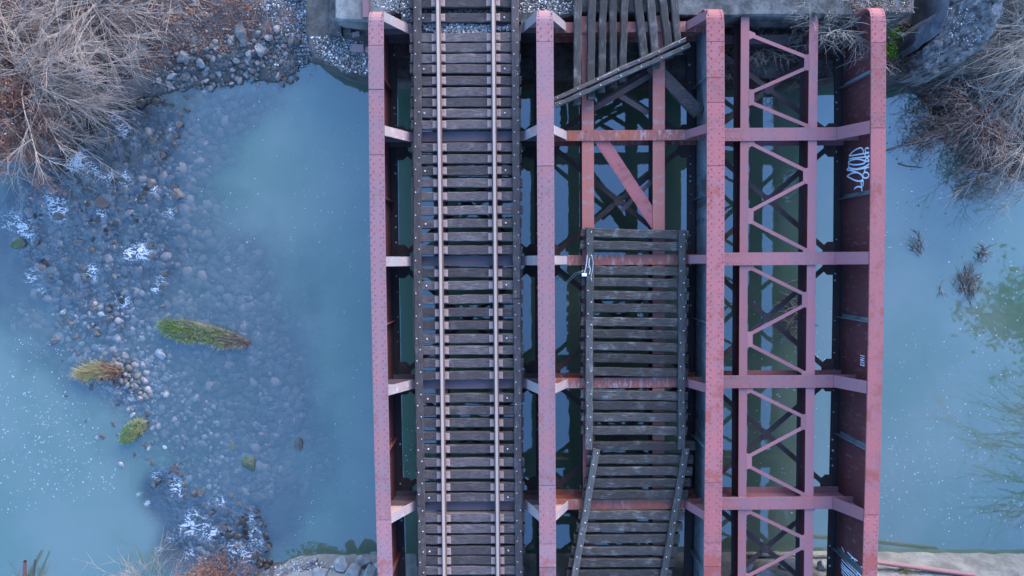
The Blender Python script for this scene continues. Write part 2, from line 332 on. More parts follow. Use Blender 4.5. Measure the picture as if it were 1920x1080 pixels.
body = b.mix(b.ramp(big, 0.35, 0.65), (0.078, 0.125, 0.078), (0.115, 0.148, 0.105))
dif = b.n('ShaderNodeBsdfDiffuse'); b.L(body, dif.inputs['Color'])
tr = b.n('ShaderNodeBsdfTransparent'); tr.inputs['Color'].default_value = (0.93, 0.96, 0.96, 1)
mx = b.n('ShaderNodeMixShader'); b.L(b.math('MULTIPLY', b.ramp(b.math('MAXIMUM', shv, b.math('MULTIPLY', tu, 1.6)), 0.0, 0.9), b.math('ADD', 0.70, b.math('MULTIPLY', tu, 0.24))), mx.inputs[0]); b.L(dif.outputs[0], mx.inputs[1]); b.L(tr.outputs[0], mx.inputs[2])
gl = b.n('ShaderNodeBsdfGlossy'); gl.inputs['Roughness'].default_value = 0.03; gl.inputs['Color'].default_value = (0.9, 0.94, 1, 1); b.L(bn.outputs[0], gl.inputs['Normal'])
fr = b.n('ShaderNodeFresnel'); fr.inputs['IOR'].default_value = 2.3; b.L(bn.outputs[0], fr.inputs['Normal'])
mg = b.n('ShaderNodeMixShader'); gb = b.n('ShaderNodeNewGeometry'); b.L(b.math('MULTIPLY', fr.outputs[0], b.math('MULTIPLY', b.math('SUBTRACT', 1.0, gb.outputs['Backfacing']), b.math('SUBTRACT', 1.0, b.math('MULTIPLY', tu, 0.38)))), mg.inputs[0]); b.L(mx.outputs[0], mg.inputs[1]); b.L(gl.outputs[0], mg.inputs[2])
fd = b.n('ShaderNodeBsdfDiffuse'); fd.inputs['Color'].default_value = (0.66, 0.68, 0.7, 1)
def ridge(sc, w, det=6, dist=0.8): return b.math('SUBTRACT', 1.0, b.math('MULTIPLY', b.math('ABSOLUTE', b.math('SUBTRACT', b.noise(vf, sc, det, 0.65, dist), 0.5), 0.0), w))
mpf = b.n('ShaderNodeMapping'); mpf.inputs['Rotation'].default_value = (0, 0, 0.5); mpf.inputs['Scale'].default_value = (1.0, 1.7, 1); b.L(v, mpf.inputs['Vector']); vf = mpf.outputs[0]
ra, rb_ = ridge(2.8, 12.0), ridge(9.0, 8.0, 5, 0.5)
rs = b.math('ADD', b.math('MULTIPLY', ra, 0.55), b.math('MULTIPLY', rb_, 0.45))
gate = b.noise(v, 1.3, 3, 0.6)
thr = b.math('SUBTRACT', 1.08, b.math('MULTIPLY', b.math('MULTIPLY', fo, gate), 1.2))
fm = b.ramp(b.math('SUBTRACT', rs, thr), -0.06, 0.30)
veil = b.math('MULTIPLY', b.ramp(b.math('ADD', b.math('MULTIPLY', ra, 0.5), b.math('MULTIPLY', b.noise(vf, 16, 5, 0.7), 0.6)), 0.72, 1.0), b.math('MULTIPLY', tu, 0.22))  # thin aerated haze; its pale streaks also paint in ripple reflections
fm = b.math('MAXIMUM', b.math('MULTIPLY', fm, b.ramp(fo, 0.02, 0.3)), veil)
mf = b.n('ShaderNodeMixShader'); b.L(b.math('MULTIPLY', fm, 0.72), mf.inputs[0]); b.L(mg.outputs[0], mf.inputs[1]); b.L(fd.outputs[0], mf.inputs[2])
b.L(mf.outputs[0], b.out.inputs['Surface'])
ga = ground.data.attributes.new('turb', 'FLOAT', 'POINT'); ga.data.foreach_set('value', TURB.ravel().astype(np.float32))
water = link('river_water', wm, b.m); water['kind'] = 'structure'

# ------------------------------------------------------------------ abutments
def prism(name, pts, ztop, zbot, mat, parent, batter=0.0, jit=0.03, ztops=None, seed=0, sub=3):
    """pts: outline (world xy) at the top; rings: base, top edge, inset"""
    rr = random.Random(seed); P = []
    n0 = len(pts)
    for i in range(n0):
        for k in range(sub):
            t = k/sub; a, c_ = pts[i], pts[(i+1) % n0]; za = ztops[i] if ztops else ztop; zb = ztops[(i+1) % n0] if ztops else ztop
            P.append((a[0]*(1-t)+c_[0]*t+rr.uniform(-jit, jit)*(k > 0), a[1]*(1-t)+c_[1]*t+rr.uniform(-jit, jit)*(k > 0), za*(1-t)+zb*t))
    A = np.array(P); c0 = A.mean(0); n = len(A); mb = MB(); d = A[:, :2]-c0[:2]; L_ = np.linalg.norm(d, axis=1)[:, None]; u = d/L_
    base = np.c_[A[:, :2]+u*batter, np.full(n, zbot)]; edge = A.copy(); edge[:, 2] -= 0.05; ins = A.copy(); ins[:, :2] -= u*np.minimum(0.06, L_*0.3)
    ins2 = A.copy(); ins2[:, :2] = c0[:2]+d*0.5; ins2[:, 2] = (A[:, 2]+c0[2])/2+np.array([rr.uniform(-jit, jit) for _ in range(n)])
    V = np.vstack([base, edge, ins, ins2, c0[None]]); F = []
    for k in range(3):
        for i in range(n): F.append((k*n+i, k*n+(i+1) % n, (k+1)*n+(i+1) % n, (k+1)*n+i))
    for i in range(n): F.append((3*n+i, 3*n+(i+1) % n, 4*n))
    F.append(tuple(range(n))[::-1]); mb.add(V, F)
    area = sum(A[i-1, 0]*A[i, 1]-A[i, 0]*A[i-1, 1] for i in range(n))
    me_o = part(name, mb, mat, parent)
    if area < 0: me_o.data.flip_normals()
    return me_o
NB_H = 1.2
ab = thing('north_abutment', 'dirty concrete bridge abutment ledge running along the top of the photo under the girder ends', 'abutment', (*XY(1200, 60, 0), 0))
ab.name = 'bridge_abutment'; WL['bridge_abutment'] = WL['north_abutment']
bench = [XY(a, c_, NB_H) for a, c_ in [(572, 60), (582, 98), (612, 122), (640, 132), (700, 146), (760, 148), (900, 152), (1060, 150), (1300, 150), (1480, 148), (1640, 142), (1735, 139), (1830, 136), (1990, 132), (1990, -250), (572, -250)]]
prism('ledge', bench, NB_H, -1.0, M['bench'], ab, 0.12, 0.04, seed=1)
prism('back_wall', [XY(a, c_, 2.5) for a, c_ in [(1262, 28), (1500, 30), (1640, 28), (1715, 22), (1716, -250), (1262, -250)]], 2.5, 1.1, M['concrete'], ab, 0.02, 0.02, seed=2)
prism('back_wall', [XY(a, c_, 2.3) for a, c_ in [(752, 44), (1000, 46), (1090, 24), (1262, 24), (1262, -250), (752, -250)]], 2.3, 1.1, M['concrete'], ab, 0.02, 0.02, seed=3)
prism('back_wall', [XY(a, c_, 1.9) for a, c_ in [(628, 36), (668, 40), (700, 38), (751, 20), (751, -250), (628, -250)]], 1.9, 1.1, M['concrete_pale'], ab, 0.02, 0.03, seed=4)
prism('step', [XY(a, c_, 1.4) for a, c_ in [(617, 66), (640, 66), (640, -200), (617, -200)]], 1.4, 1.1, M['concrete'], ab, 0.0, 0.01, seed=5)
wing = thing('broken_concrete_wing', 'pebbly broken concrete wing wall chunk right of the far right girder end', 'concrete block', (*XY(1790, 70, 1), 1.0))
def rough_top(name, pxpoly, zbase, amp, mat, parent, tilt=(0, 0), seed=0, step=.055, freq=2.2):
    P = np.array([XY(a, c_, zbase) for a, c_ in pxpoly]); lo, hi = P.min(0)-.1, P.max(0)+.1; X, Y = np.meshgrid(np.arange(lo[0], hi[0], step), np.arange(lo[1], hi[1], step))
    d = inpoly_dist(X, Y, P)+(fbm(X*2.5+seed, Y*2.5)-.5)*.22; c0 = P.mean(0)
    n_ = fbm(X*freq+seed, Y*freq*.7-seed, 5); st = np.floor(n_*7)/7*.6+n_*.4
    Z = zbase+(X-c0[0])*tilt[0]+(Y-c0[1])*tilt[1]+(st-.5)*amp+(rng.random(X.shape)-.5)*.03; Z = np.where(d > 0, Z, zbase-1.3*np.clip(-d/.08, 0, 1)-.1)
    keep = d > -.12; ny, nx = X.shape; V = np.stack([X, Y, Z], -1).reshape(-1, 3); ii = (np.arange(nx-1)[None]+np.arange(ny-1)[:, None]*nx).ravel(); k = keep.ravel(); F = [(a, a+1, a+1+nx, a+nx) for a in ii if k[a] and k[a+1] and k[a+nx] and k[a+nx+1]]
    used = sorted({q for f in F for q in f}); mp_ = {q: n2_ for n2_, q in enumerate(used)}
    return part(name, MB().add(V[used].tolist(), [tuple(mp_[q] for q in f) for f in F]), mat, parent)
rough_top('concrete_chunk', [(1734, 122), (1770, 132), (1817, 107), (1846, 88), (1862, 48), (1845, -40), (1773, -40), (1768, 33), (1758, 62), (1737, 93)], 2.1, .9, M['wing'], wing, (.25, .35), 3)
prism('split_face', [XY(a, c_, 1.6) for a, c_ in [(1722, 138), (1768, 139), (1815, 112), (1818, 98), (1780, 96), (1732, 122)]], 1.6, 0.8, M['concrete_pale'], wing, 0.05, 0.03, ztops=[1.3, 1.3, 1.5, 1.86, 1.9, 1.6], seed=7)
sl_ = prism('concrete_slab', [XY(a, c_, 2.4) for a, c_ in [(1762, -30), (1774, -30), (1771, 33), (1766, 58), (1737, 84), (1729, 75), (1731, 47), (1756, 24)]], 2.4, 1.0, M['slab_dark'], None, 0.03, 0.03, ztops=[2.7, 2.7, 2.6, 2.4, 2.0, 2.0, 2.2, 2.5], seed=8)
tag(sl_, 'dark smooth concrete slab leaning against the broken wing wall', 'concrete slab')
sb = thing('bridge_abutment', 'pale sloping concrete abutment along the bottom edge of the photo', 'abutment', (*XY(1300, 1060, 0), 0))
def slope(name, pxs, ztop, run, mat, parent, seed):
    rr = random.Random(seed); mb = MB(); n = 60; rows = [(-1.0, 0), (0.0, 0), (0.12, .04), (ztop*0.55, run*0.4), (ztop*0.9, run*0.85), (ztop, run), (ztop, run+6)]
    y0 = [c_ for _, c_ in pxs]; x0 = [a for a, _ in pxs]; V = []
    for (z, r_) in rows:
        for i in range(n+1):
            px = x0[0]+(x0[-1]-x0[0])*i/n; py = np.interp(px, x0, y0); x, y = XY(px, py, 0)
            V.append((x, y-r_+rr.uniform(-.03, .03), z+rr.uniform(-.03, .03)*(z > 0)))
    F = [(k*(n+1)+i, k*(n+1)+i+1, (k+1)*(n+1)+i+1, (k+1)*(n+1)+i) for k in range(len(rows)-1) for i in range(n)]
    mb.add(V, F); o = part(name, mb, mat, parent); o.data.flip_normals(); return o
slope('sloped_face', [(1180, 1036), (1500, 1034), (1640, 1035), (1800, 1037), (2500, 1045)], 1.5, 0.55, M['concrete_pale'], sb, 3)
slope('rough_face', [(520, 1062), (560, 1041), (640, 1040), (700, 1040), (900, 1040), (1179, 1036)], 1.0, 0.5, M['rock_pale'], sb, 4)

# ------------------------------------------------------------------ the bridge
ZS = 2.45-.035
ZB, ZT, ZF = 1.40, 3.45, 2.45          # bottom flange, top of girders, top of floor beams
bridge = thing('railway_bridge', 'rusty pink riveted steel plate girder railway bridge of three bays over the river', 'bridge', (*XY(1160, 490, 0), 0))
YN = XY(1200, 13, 3.3)[1]; YS = -11.5
GI = [dict(px=711, w=.41, bow=-.055, m='girder_left', webr='web_dark', webl='web_dark', cov=[85, 168, 290, 975]),
      dict(px=1024, w=.46, bow=0, m='girder_left', webr='web_dark', webl='web_dark', cov=[40, 78, 311, 910, 1020, 1063]),
      dict(px=1340, w=.48, bow=.045, m='girder_paint', webr='web_dark', webl='web_pale', cov=[38, 78, 145, 192, 311, 905, 1018, 1062]),
      dict(px=1642, w=.40, bow=.065, m='girder_paint', webr='web_dark', webl='web_dark', cov=[40, 80, 240, 965])]
for g in GI: g['x'] = XY(g['px'], 490, ZT)[0]
def gx(g, y): return g['x']+g['bow']*(0.5-(y/8.0)**2)
ROWPX = [50, 253, 486.5, 717, 945, 1168]
ROWY = [XY(1250, p, ZF)[1] for p in ROWPX]
SAMP = list(np.linspace(YS, YN-0.45, 26))
def sweep(pts, w, th, name_mb=None):
    """pts list of (x,y,z,nx..) centre line on the outer face; plate of width w, thickness th below"""
    mb = MB(); P = np.array(pts, float); T = np.gradient(P, axis=0); T /= np.linalg.norm(T, axis=1)[:, None]
    N = np.cross(np.array([1, 0, 0]), T); N[:] = np.where((N[:, 2:3] < -1e-6), -N, N); V = []
    for p, n_ in zip(P, N):
        for sx, dd in ((-1, 0), (1, 0), (1, -th), (-1, -th)): V.append(p+np.array([sx*w/2, 0, 0])+n_*dd)
    F = []
    for i in range(len(P)-1):
        for j in range(4): F.append((4*i+j, 4*i+(j+1) % 4, 4*i+4+(j+1) % 4, 4*i+4+j))
    F += [(0, 3, 2, 1), tuple(4*(len(P)-1)+j for j in range(4))]
    return mb.add(V, F)
RA = 0.42
for gi, g in enumerate(GI):
    gr = link('plate_girder', None, None, bridge, (g['x'], 0, 0))
    path = [(gx(g, y), y, ZT-.012) for y in SAMP]
    for a in np.linspace(0, math.pi/2, 9)[1:]:
        y = YN-RA+RA*math.sin(a); path.append((gx(g, YN), y, ZT-.012-RA+RA*math.cos(a)))
    for z in (2.6, 2.0, ZB+.02): path.append((gx(g, YN), YN, z))
    tf = part('top_flange', sweep(path, g['w']-.006, .03), M[g['m']], gr)
    # riveted cover plates, butted with an open joint
    cuts = [YS]+sorted(XY(g['px'], c_, ZT)[1] for c_ in g['cov'])+[YN-RA-.02]
    cuts = [c_ for c_ in cuts if c_ <= YN-RA-.01]
    for a, c_ in zip(cuts[:-1], cuts[1:]):
        if c_-a < .25: continue
        yy = np.linspace(a+.008, c_-.008, max(2, int((c_-a)/.7)+1))
        up = random.choice((0, .004, .01))
        part('cover_plate', sweep([(gx(g, y), y, ZT+up) for y in yy], g['w'], .011), M[g['m']], gr)
    rv = MB(); k = 0
    for y in np.arange(YS, YN-RA, 0.105):
        k += 1
        for sx in ((-.40, .22) if k % 2 else (-.22, .40)): rv.dome(gx(g, y)+sx*g['w'], y, ZT-.001, .021, .016)
        if k % 3 == 0: rv.dome(gx(g, y)+.4*g['w'], y, ZT-.001, .018, .014)
    for a in np.linspace(0.15, 1.3, 6):
        for sx in (-.36, .36): rv.dome(gx(g, YN)+sx*g['w'], YN-RA+RA*math.sin(a), ZT-RA-.016+RA*math.cos(a), .02, .02)
    part('rivets', rv, M['rivet'], gr, kind='stuff')
    # web: one skin each side so each side keeps its own paint
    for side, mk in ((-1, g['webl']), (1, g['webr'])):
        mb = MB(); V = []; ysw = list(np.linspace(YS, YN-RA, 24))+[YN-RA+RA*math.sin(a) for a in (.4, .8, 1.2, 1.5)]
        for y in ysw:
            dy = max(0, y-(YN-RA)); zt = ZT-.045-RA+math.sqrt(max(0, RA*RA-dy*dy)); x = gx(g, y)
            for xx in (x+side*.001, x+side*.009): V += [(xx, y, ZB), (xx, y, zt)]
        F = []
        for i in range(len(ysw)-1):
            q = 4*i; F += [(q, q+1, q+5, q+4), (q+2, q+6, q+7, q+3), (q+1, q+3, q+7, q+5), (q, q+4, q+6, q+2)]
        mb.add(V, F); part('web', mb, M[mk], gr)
        # angle along the web under the flange and at the bottom
        for zz in (ZT-.12, ZB+.12):
            am = MB(); V = []; F = []
            for y in SAMP:
                x0 = gx(g, y)+side*.011; x1 = gx(g, y)+side*.029
                V += [(x0, y, zz-.075), (x1, y, zz-.075), (x1, y, zz+.075), (x0, y, zz+.075)]
            for i in range(len(SAMP)-1): F += [(4*i+j, 4*i+(j+1) % 4, 4*i+4+(j+1) % 4, 4*i+4+j) for j in range(4)]
            part('flange_angle', am.add(V, F), M['flange_dark'], gr)
        # stiffener angles half way between floor beams, and thirds
        for r0, r1 in zip(ROWY[:-1], ROWY[1:]):
            for t in (0.5,):
                y = r0+(r1-r0)*t; x = gx(g, y); sm = MB()
                sm.box(*(sorted((x+side*.012, x+side*.13))), y-.008, y+.008, ZB+.03, ZT-.06)
                sm.box(*(sorted((x+side*.012, x+side*.024))), y+.009, y+.11, ZB+.03, ZT-.06)
                part('stiffener', sm, M['web_pale'] if (gi == 3 and side < 0) or (gi == 2 and side < 0) else M['web_dark'], gr)
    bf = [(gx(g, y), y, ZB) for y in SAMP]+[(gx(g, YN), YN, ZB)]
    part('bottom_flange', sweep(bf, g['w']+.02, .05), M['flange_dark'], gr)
    bm = MB(); rr = random.Random(gi)
    for y in np.arange(YS, YN-.3, .3):
        for side in (-1, 1):
            if rr.random() < .45: bm.dome(gx(g, y)+side*.15+rr.uniform(-.02, .02), y+rr.uniform(-.1, .1), ZB, rr.uniform(.018, .04), .02)
    part('gravel_bits', bm, M['gravel'], gr, kind='stuff')

def ibeam_x(x0, x1, y, zt, w, dep, fl=.03):
    mb = MB(); mb.box(x0, x1, y-w/2, y+w/2, zt-fl, zt); mb.box(x0, x1, y-.008, y+.008, zt-dep+fl, zt-fl-.001); mb.box(x0, x1, y-w/2, y+w/2, zt-dep, zt-dep+fl-.001); return mb
def knee(parent, xg, sgn, xe, y, w, mat, zlow=ZF):
    """bracket from under the girder flange down to the floor beam: sloping flange plate on a gusset plate"""
    xs_ = xg+sgn*.02
    a = Vector((xg+sgn*.20, y, ZT-.04)); e = Vector((xe, y, zlow+.012)); mb = MB(); mb.bar(a, e, w, .022, up=(0, 0, 1))
    mb.add([(xs_, y-.006, ZT-.1), (a.x, y-.006, ZT-.06), (xe, y-.006, zlow+.001), (xs_, y-.006, zlow+.001), (xs_, y+.006, ZT-.1), (a.x, y+.006, ZT-.06), (xe, y+.006, zlow+.001), (xs_, y+.006, zlow+.001)],
           [(0, 1, 2, 3), (7, 6, 5, 4), (0, 4, 5, 1), (1, 5, 6, 2), (2, 6, 7, 3), (3, 7, 4, 0)])
    part('knee_brace', mb, mat, parent)
def xz(px, z): return XY(px, 490, z)[0]
for ri, yrow in enumerate(ROWY):
    for bay in range(3):
        y = yrow
        ga, gb = GI[bay], GI[bay+1]; x0 = gx(ga, y)+.012; x1 = gx(gb, y)-.012
        w = (.28, .29, .365)[bay]; mat = M[('brace_dark', 'beam_patchy', 'beam_clean')[bay]]
        if bay == 0: mat = M['tie_beam'] if 'tie_beam' in M else M['beam_clean']
        if bay == 2 and ri == 0: y = XY(1450, 58, ZF)[1]; w = .27; mat = M['brace_dark']
        fb = part('floor_beam', ibeam_x(x0, x1, y, ZF if not (bay == 2 and ri == 0) else ZS-.7, w, .9 if not (bay == 2 and ri == 0) else .3), mat, bridge)
        if bay == 2 and ri == 0: continue
        rv = MB(); rr = random.Random(ri*3+bay)
        if bay == 2:
            for k, x in enumerate(np.arange(x0+.15, x0+1.1, .07)): rv.dome(x, y+(.13 if k % 2 else .09), ZF, .014, .012); rv.dome(x, y-(.13 if k % 2 else .09), ZF, .014, .012)
            for x in np.arange(x0+1.3, x1-.4, .32): rv.dome(x, y+.11, ZF, .014, .012); rv.dome(x, y-.11, ZF, .014, .012)
        elif bay == 1:
            for x in np.arange(x0+.6, x1-.6, .2): rv.dome(x, y+.1, ZF, .014, .012); rv.dome(x, y-.1, ZF, .014, .012)
        if rv.n: part('rivets', rv, M['rivet'], fb, kind='stuff')
        if bay == 0: ends = ((1, xz(770, ZF)), (-1, xz(984, ZF)))
        elif bay == 1: ends = ((1, xz(1063, ZF)), (-1, xz(1285, ZF)))
        else: ends = ((-1, xz(1566, ZF)),)
        for sg, xe in ends:
            gg = ga if sg > 0 else gb
            knee(fb, gx(gg, y), sg, xe, y, w*.95 if bay != 1 else .24, M['beam_light'] if bay < 2 and not (bay == 1 and sg < 0) else M['beam_clean'])
# stringers under the middle deck, the live track and in the open right bay
def stringer(px, zt, w, dep, mat, y0, y1, wmat=None):
    x = xz(px, zt); mb = MB(); mb.box(x-w/2, x+w/2, y0, y1, zt-.025, zt); ob = part('stringer', mb, mat, bridge, loc=(x, 0, zt))
    wb = MB(); wb.box(x-.007, x+.007, y0, y1, zt-dep+.02, zt-.026); part('web', wb, wmat or M['web_dark'], ob)
    bb = MB(); bb.box(x-w/2, x+w/2, y0, y1, zt-dep, zt-dep+.019); part('bottom_flange', bb, M['flange_dark'], ob); return x
ZS = ZF-.035
yend = XY(1100, 30, ZS)[1]
segs = [(ROWY[i+1]+.005, ROWY[i]-.005) for i in range(5)]
SX = {}
for k, (px, w, mat) in enumerate(((1103, .34, 'stringer_band'), (1235, .34, 'stringer_band'), (826, .34, 'flange_dark'), (928.5, .34, 'flange_dark'), (1394.5, .235, 'beam_clean'), (1521.5, .25, 'beam_clean'))):
    SX[k] = stringer(px, ZS, w, .62, M[mat], YS, yend, M['web_dark'])
# zigzag top bracing with gusset plates between the right-bay stringers
xl, xr = SX[4]+.11, SX[5]-.12
for y1_, y0_ in zip(ROWY[:-1], ROWY[1:]):
    L_ = y1_-y0_; top = y1_-.18
    pts = [(xl+.05, y1_-.24*1), (xr-.02, y1_-L_*.335), (xl+.04, y1_-L_*.655), (xr, y0_+.22)]
    for i, (a, c_) in enumerate(zip(pts[:-1], pts[1:])):
        aa = (a[0], a[1]-(0 if i == 0 else .13), ZS-.005); ce = (c_[0], c_[1]+(.13 if i < 2 else 0), ZS-.005)
        mb = MB(); mb.bar(aa, ce, .10, .012); mb.bar((aa[0], aa[1], aa[2]-.05), (ce[0], ce[1], ce[2]-.05), .014, .08)
        part('diagonal_brace', mb, M['beam_clean'], bridge)
    for (gx_, gy_), sgn in ((pts[1], 1), (pts[2], -1)):
        mb = MB(); x_in = gx_-sgn*.12; x_out = gx_+sgn*.04
        mb.add([(x_in, gy_-.20, ZS-.012), (x_in, gy_+.20, ZS-.012), (x_out, gy_+.24, ZS-.012), (x_out, gy_-.24, ZS-.012), (x_in, gy_-.20, ZS+.004), (x_in, gy_+.20, ZS+.004), (x_out, gy_+.24, ZS+.004), (x_out, gy_-.24, ZS+.004)],
               [(0, 1, 2, 3), (7, 6, 5, 4), (0, 4, 5, 1), (1, 5, 6, 2), (2, 6, 7, 3), (3, 7, 4, 0)])
        part('gusset_plate', mb, M['beam_clean'], bridge)
    for gx_, gy_, sgn in ((pts[0][0], pts[0][1], -1), (pts[3][0], pts[3][1]-.02, 1)):
        mb = MB(); mb.add([(gx_+sgn*.05, gy_+.13, ZS-.010), (gx_+sgn*.05, gy_-.13, ZS-.010), (gx_-sgn*.13, gy_-.05, ZS-.010), (gx_-sgn*.13, gy_+.05, ZS-.010), (gx_+sgn*.05, gy_+.13, ZS+.003), (gx_+sgn*.05, gy_-.13, ZS+.003), (gx_-sgn*.13, gy_-.05, ZS+.003), (gx_-sgn*.13, gy_+.05, ZS+.003)],
               [(0, 1, 2, 3), (7, 6, 5, 4), (0, 4, 5, 1), (1, 5, 6, 2), (2, 6, 7, 3), (3, 7, 4, 0)])
        part('gusset_plate', mb, M['beam_clean'], bridge)
# bottom lateral crosses in every bay
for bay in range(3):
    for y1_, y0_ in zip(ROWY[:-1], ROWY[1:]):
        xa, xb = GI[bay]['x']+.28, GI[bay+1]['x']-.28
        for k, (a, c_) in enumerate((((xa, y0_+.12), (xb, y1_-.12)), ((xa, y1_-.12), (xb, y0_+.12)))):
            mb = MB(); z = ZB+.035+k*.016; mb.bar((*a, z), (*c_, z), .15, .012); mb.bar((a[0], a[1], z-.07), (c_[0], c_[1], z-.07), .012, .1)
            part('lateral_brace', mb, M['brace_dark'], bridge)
        mb = MB(); cx, cy_ = (xa+xb)/2, (y0_+y1_)/2; mb.box(cx-.14, cx+.14, cy_-.14, cy_+.14, ZB+.06, ZB+.072); part('cross_plate', mb, M['brace_dark'], bridge)
    for y in ROWY:
        for xx, sg in ((GI[bay]['x'], 1), (GI[bay+1]['x'], -1)):
            mb = MB(); x0, x1 = sorted((xx+sg*.16, xx+sg*.52)); ch = .14
            if sg > 0: pl = [(x0, y-.5), (x1-ch, y-.5), (x1, y-.5+ch), (x1, y+.5-ch), (x1-ch, y+.5), (x0, y+.5)]
            else: pl = [(x1, y+.5), (x0+ch, y+.5), (x0, y+.5-ch), (x0, y-.5+ch), (x0+ch, y-.5), (x1, y-.5)]
            n = 6; V = [(a, c_, z) for z in (ZB+.008, ZB+.02) for a, c_ in pl]
            mb.add(V, [tuple(range(n))[::-1], tuple(range(n, 2*n))]+[(i, (i+1) % n, n+(i+1) % n, n+i) for i in range(n)])
            part('gusset_plate', mb, M['brace_dark'], bridge)
# wide riveted diagonal plate and cross-frame bars between the middle stringers
def flatbar(p0, p1, w, h, z0, z1, mat, name='diagonal_plate', riv=False, parent=bridge, **kw):
    a = Vector((*XY(*p0, z0), z0)); c_ = Vector((*XY(*p1, z1), z1)); mb = MB(); mb.bar(a, c_, w, h); o = part(name, mb, mat, parent, **kw)
    if riv:
        d = (c_-a); L_ = d.length; d.normalize(); s_ = d.cross(Vector((0, 0, 1))).normalized(); rv = MB()
        for t in np.arange(.15, L_-.1, .11):
            for sg in (-1, 1):
                p = a+d*t+s_*sg*w*.38; rv.dome(p.x, p.y, p.z+h/2, .015, .012)
        part('rivets', rv, M['rivet'], o, kind='stuff')
    return o
flatbar((1118, 249), (1236, 428), .37, .016, ZS-.03, ZS-.03, M['girder_paint'], riv=True, label='wide red riveted plate set diagonally between the middle stringers')
flatbar((1112, 205), (1222, 140), .15, .02, ZS-.3, ZS-.3, M['brace_dark'], 'diagonal_brace')
flatbar((1160, 178), (1215, 212), .15, .02, ZS-.32, ZS-.32, M['brace_dark'], 'diagonal_brace')
flatbar((1165, 395), (1222, 340), .12, .02, ZS-.3, ZS-.3, M['brace_dark'], 'diagonal_brace')

# graffiti on the inner face of the right girder
g4 = GI[3]; g4o = [o for o in bridge.children if o.name.startswith('plate_girder')][-1]
def webpt(px, py, off=.012):
    X = g4['x']; y = 0
    for _ in range(4):
        xw = gx(g4, y)-off; d = np.array([(px-960)/FPX, -(py-540)/FPX, -1.0]) @ _cr.T; t = xw/d[0]; y = d[1]*t
    return Vector((xw, y, CAM_H+d[2]*t))
def ribbon(strokes, wdt, name, **kw):
    mb = MB()
    for st in strokes:
        P = [webpt(*p) for p in st]; Q = []
        for i in range(len(P)-1):
            p0 = P[max(i-1, 0)]; p1 = P[i]; p2 = P[i+1]; p3 = P[min(i+2, len(P)-1)]
            for t in (0, .33, .66): Q.append(0.5*((2*p1)+(p2-p0)*t+(2*p0-5*p1+4*p2-p3)*t*t+(3*p1-p0-3*p2+p3)*t**3))
        Q.append(P[-1]); V = []
        for i, q in enumerate(Q):
            d = (Q[min(i+1, len(Q)-1)]-Q[max(i-1, 0)]); d.x = 0; d.normalize(); n_ = Vector((0, -d.z, d.y)); V += [q+n_*wdt/2, q-n_*wdt/2]
        mb.add(V, [(2*i, 2*i+1, 2*i+3, 2*i+2) for i in range(len(Q)-1)])
    return part(name, mb, M['white_paint'], g4o, **kw)
def z2(lst): return [(1570+a*90/748, 255+c_*130/1080) for a, c_ in lst]
s1 = [z2(l) for l in (
    [(262, 828), (290, 800), (335, 788), (375, 805), (385, 862)], [(385, 862), (378, 800), (370, 720), (392, 700), (405, 705), (395, 790)],
    [(150, 625), (215, 585), (290, 568), (350, 585), (395, 640), (385, 690), (330, 702), (250, 680), (150, 625)],
    [(395, 600), (420, 570), (465, 570), (490, 605), (475, 645), (435, 655), (405, 640), (398, 600)], [(440, 500), (415, 570), (395, 610)],
    [(180, 310), (240, 245), (310, 200), (370, 185), (400, 215), (408, 270)], [(180, 310), (260, 300), (340, 285), (495, 262)],
    [(178, 358), (250, 345), (340, 335), (500, 320)], [(180, 395), (240, 370), (320, 360), (395, 375), (440, 400), (400, 432), (300, 448), (215, 442), (172, 415), (180, 395)],
    [(185, 440), (172, 470), (210, 500), (300, 512), (400, 490), (470, 455), (495, 430)], [(145, 525), (175, 500), (210, 515), (300, 522), (400, 505), (495, 485)], [(150, 530), (240, 545), (330, 575), (380, 605)],
    [(430, 215), (455, 185), (490, 195)], [(430, 215), (450, 260), (490, 250)], [(425, 280), (450, 330), (500, 300)], [(430, 380), (460, 340), (495, 385)], [(430, 390), (495, 395)])]
ribbon(s1, .042, 'graffiti', label='looping white spray painted tag on the inner web')
def z3(lst): return [(1550+a*110/1188, 980+c_*100/1080) for a, c_ in lst]
s2 = [z3(l) for l in (
    [(275, 535), (330, 640), (345, 665)], [(300, 490), (340, 560), (380, 660)], [(275, 665), (370, 690), (460, 745), (540, 800), (590, 870), (610, 1000)],
    [(420, 595), (510, 690), (625, 778)], [(460, 745), (540, 715), (590, 840), (620, 990)], [(610, 885), (750, 905)], [(620, 890), (690, 1000), (740, 1080)],
    [(680, 920), (750, 960)], [(610, 1020), (700, 1060), (750, 1070)],
    [(320, 690), (450, 840), (620, 1000), (690, 1090)], [(300, 740), (430, 880), (560, 1000), (630, 1090)], [(295, 800), (400, 930), (520, 1030), (580, 1100)],
    [(285, 850), (390, 960), (500, 1060), (540, 1110)], [(290, 900), (380, 990), (470, 1090)], [(300, 960), (360, 1030), (420, 1100)], [(300, 1000), (350, 1080), (370, 1120)], [(620, 960), (640, 1020), (700, 1090)])]
ribbon(s2, .038, 'graffiti', label='scratchy white hatched graffiti low on the inner web')
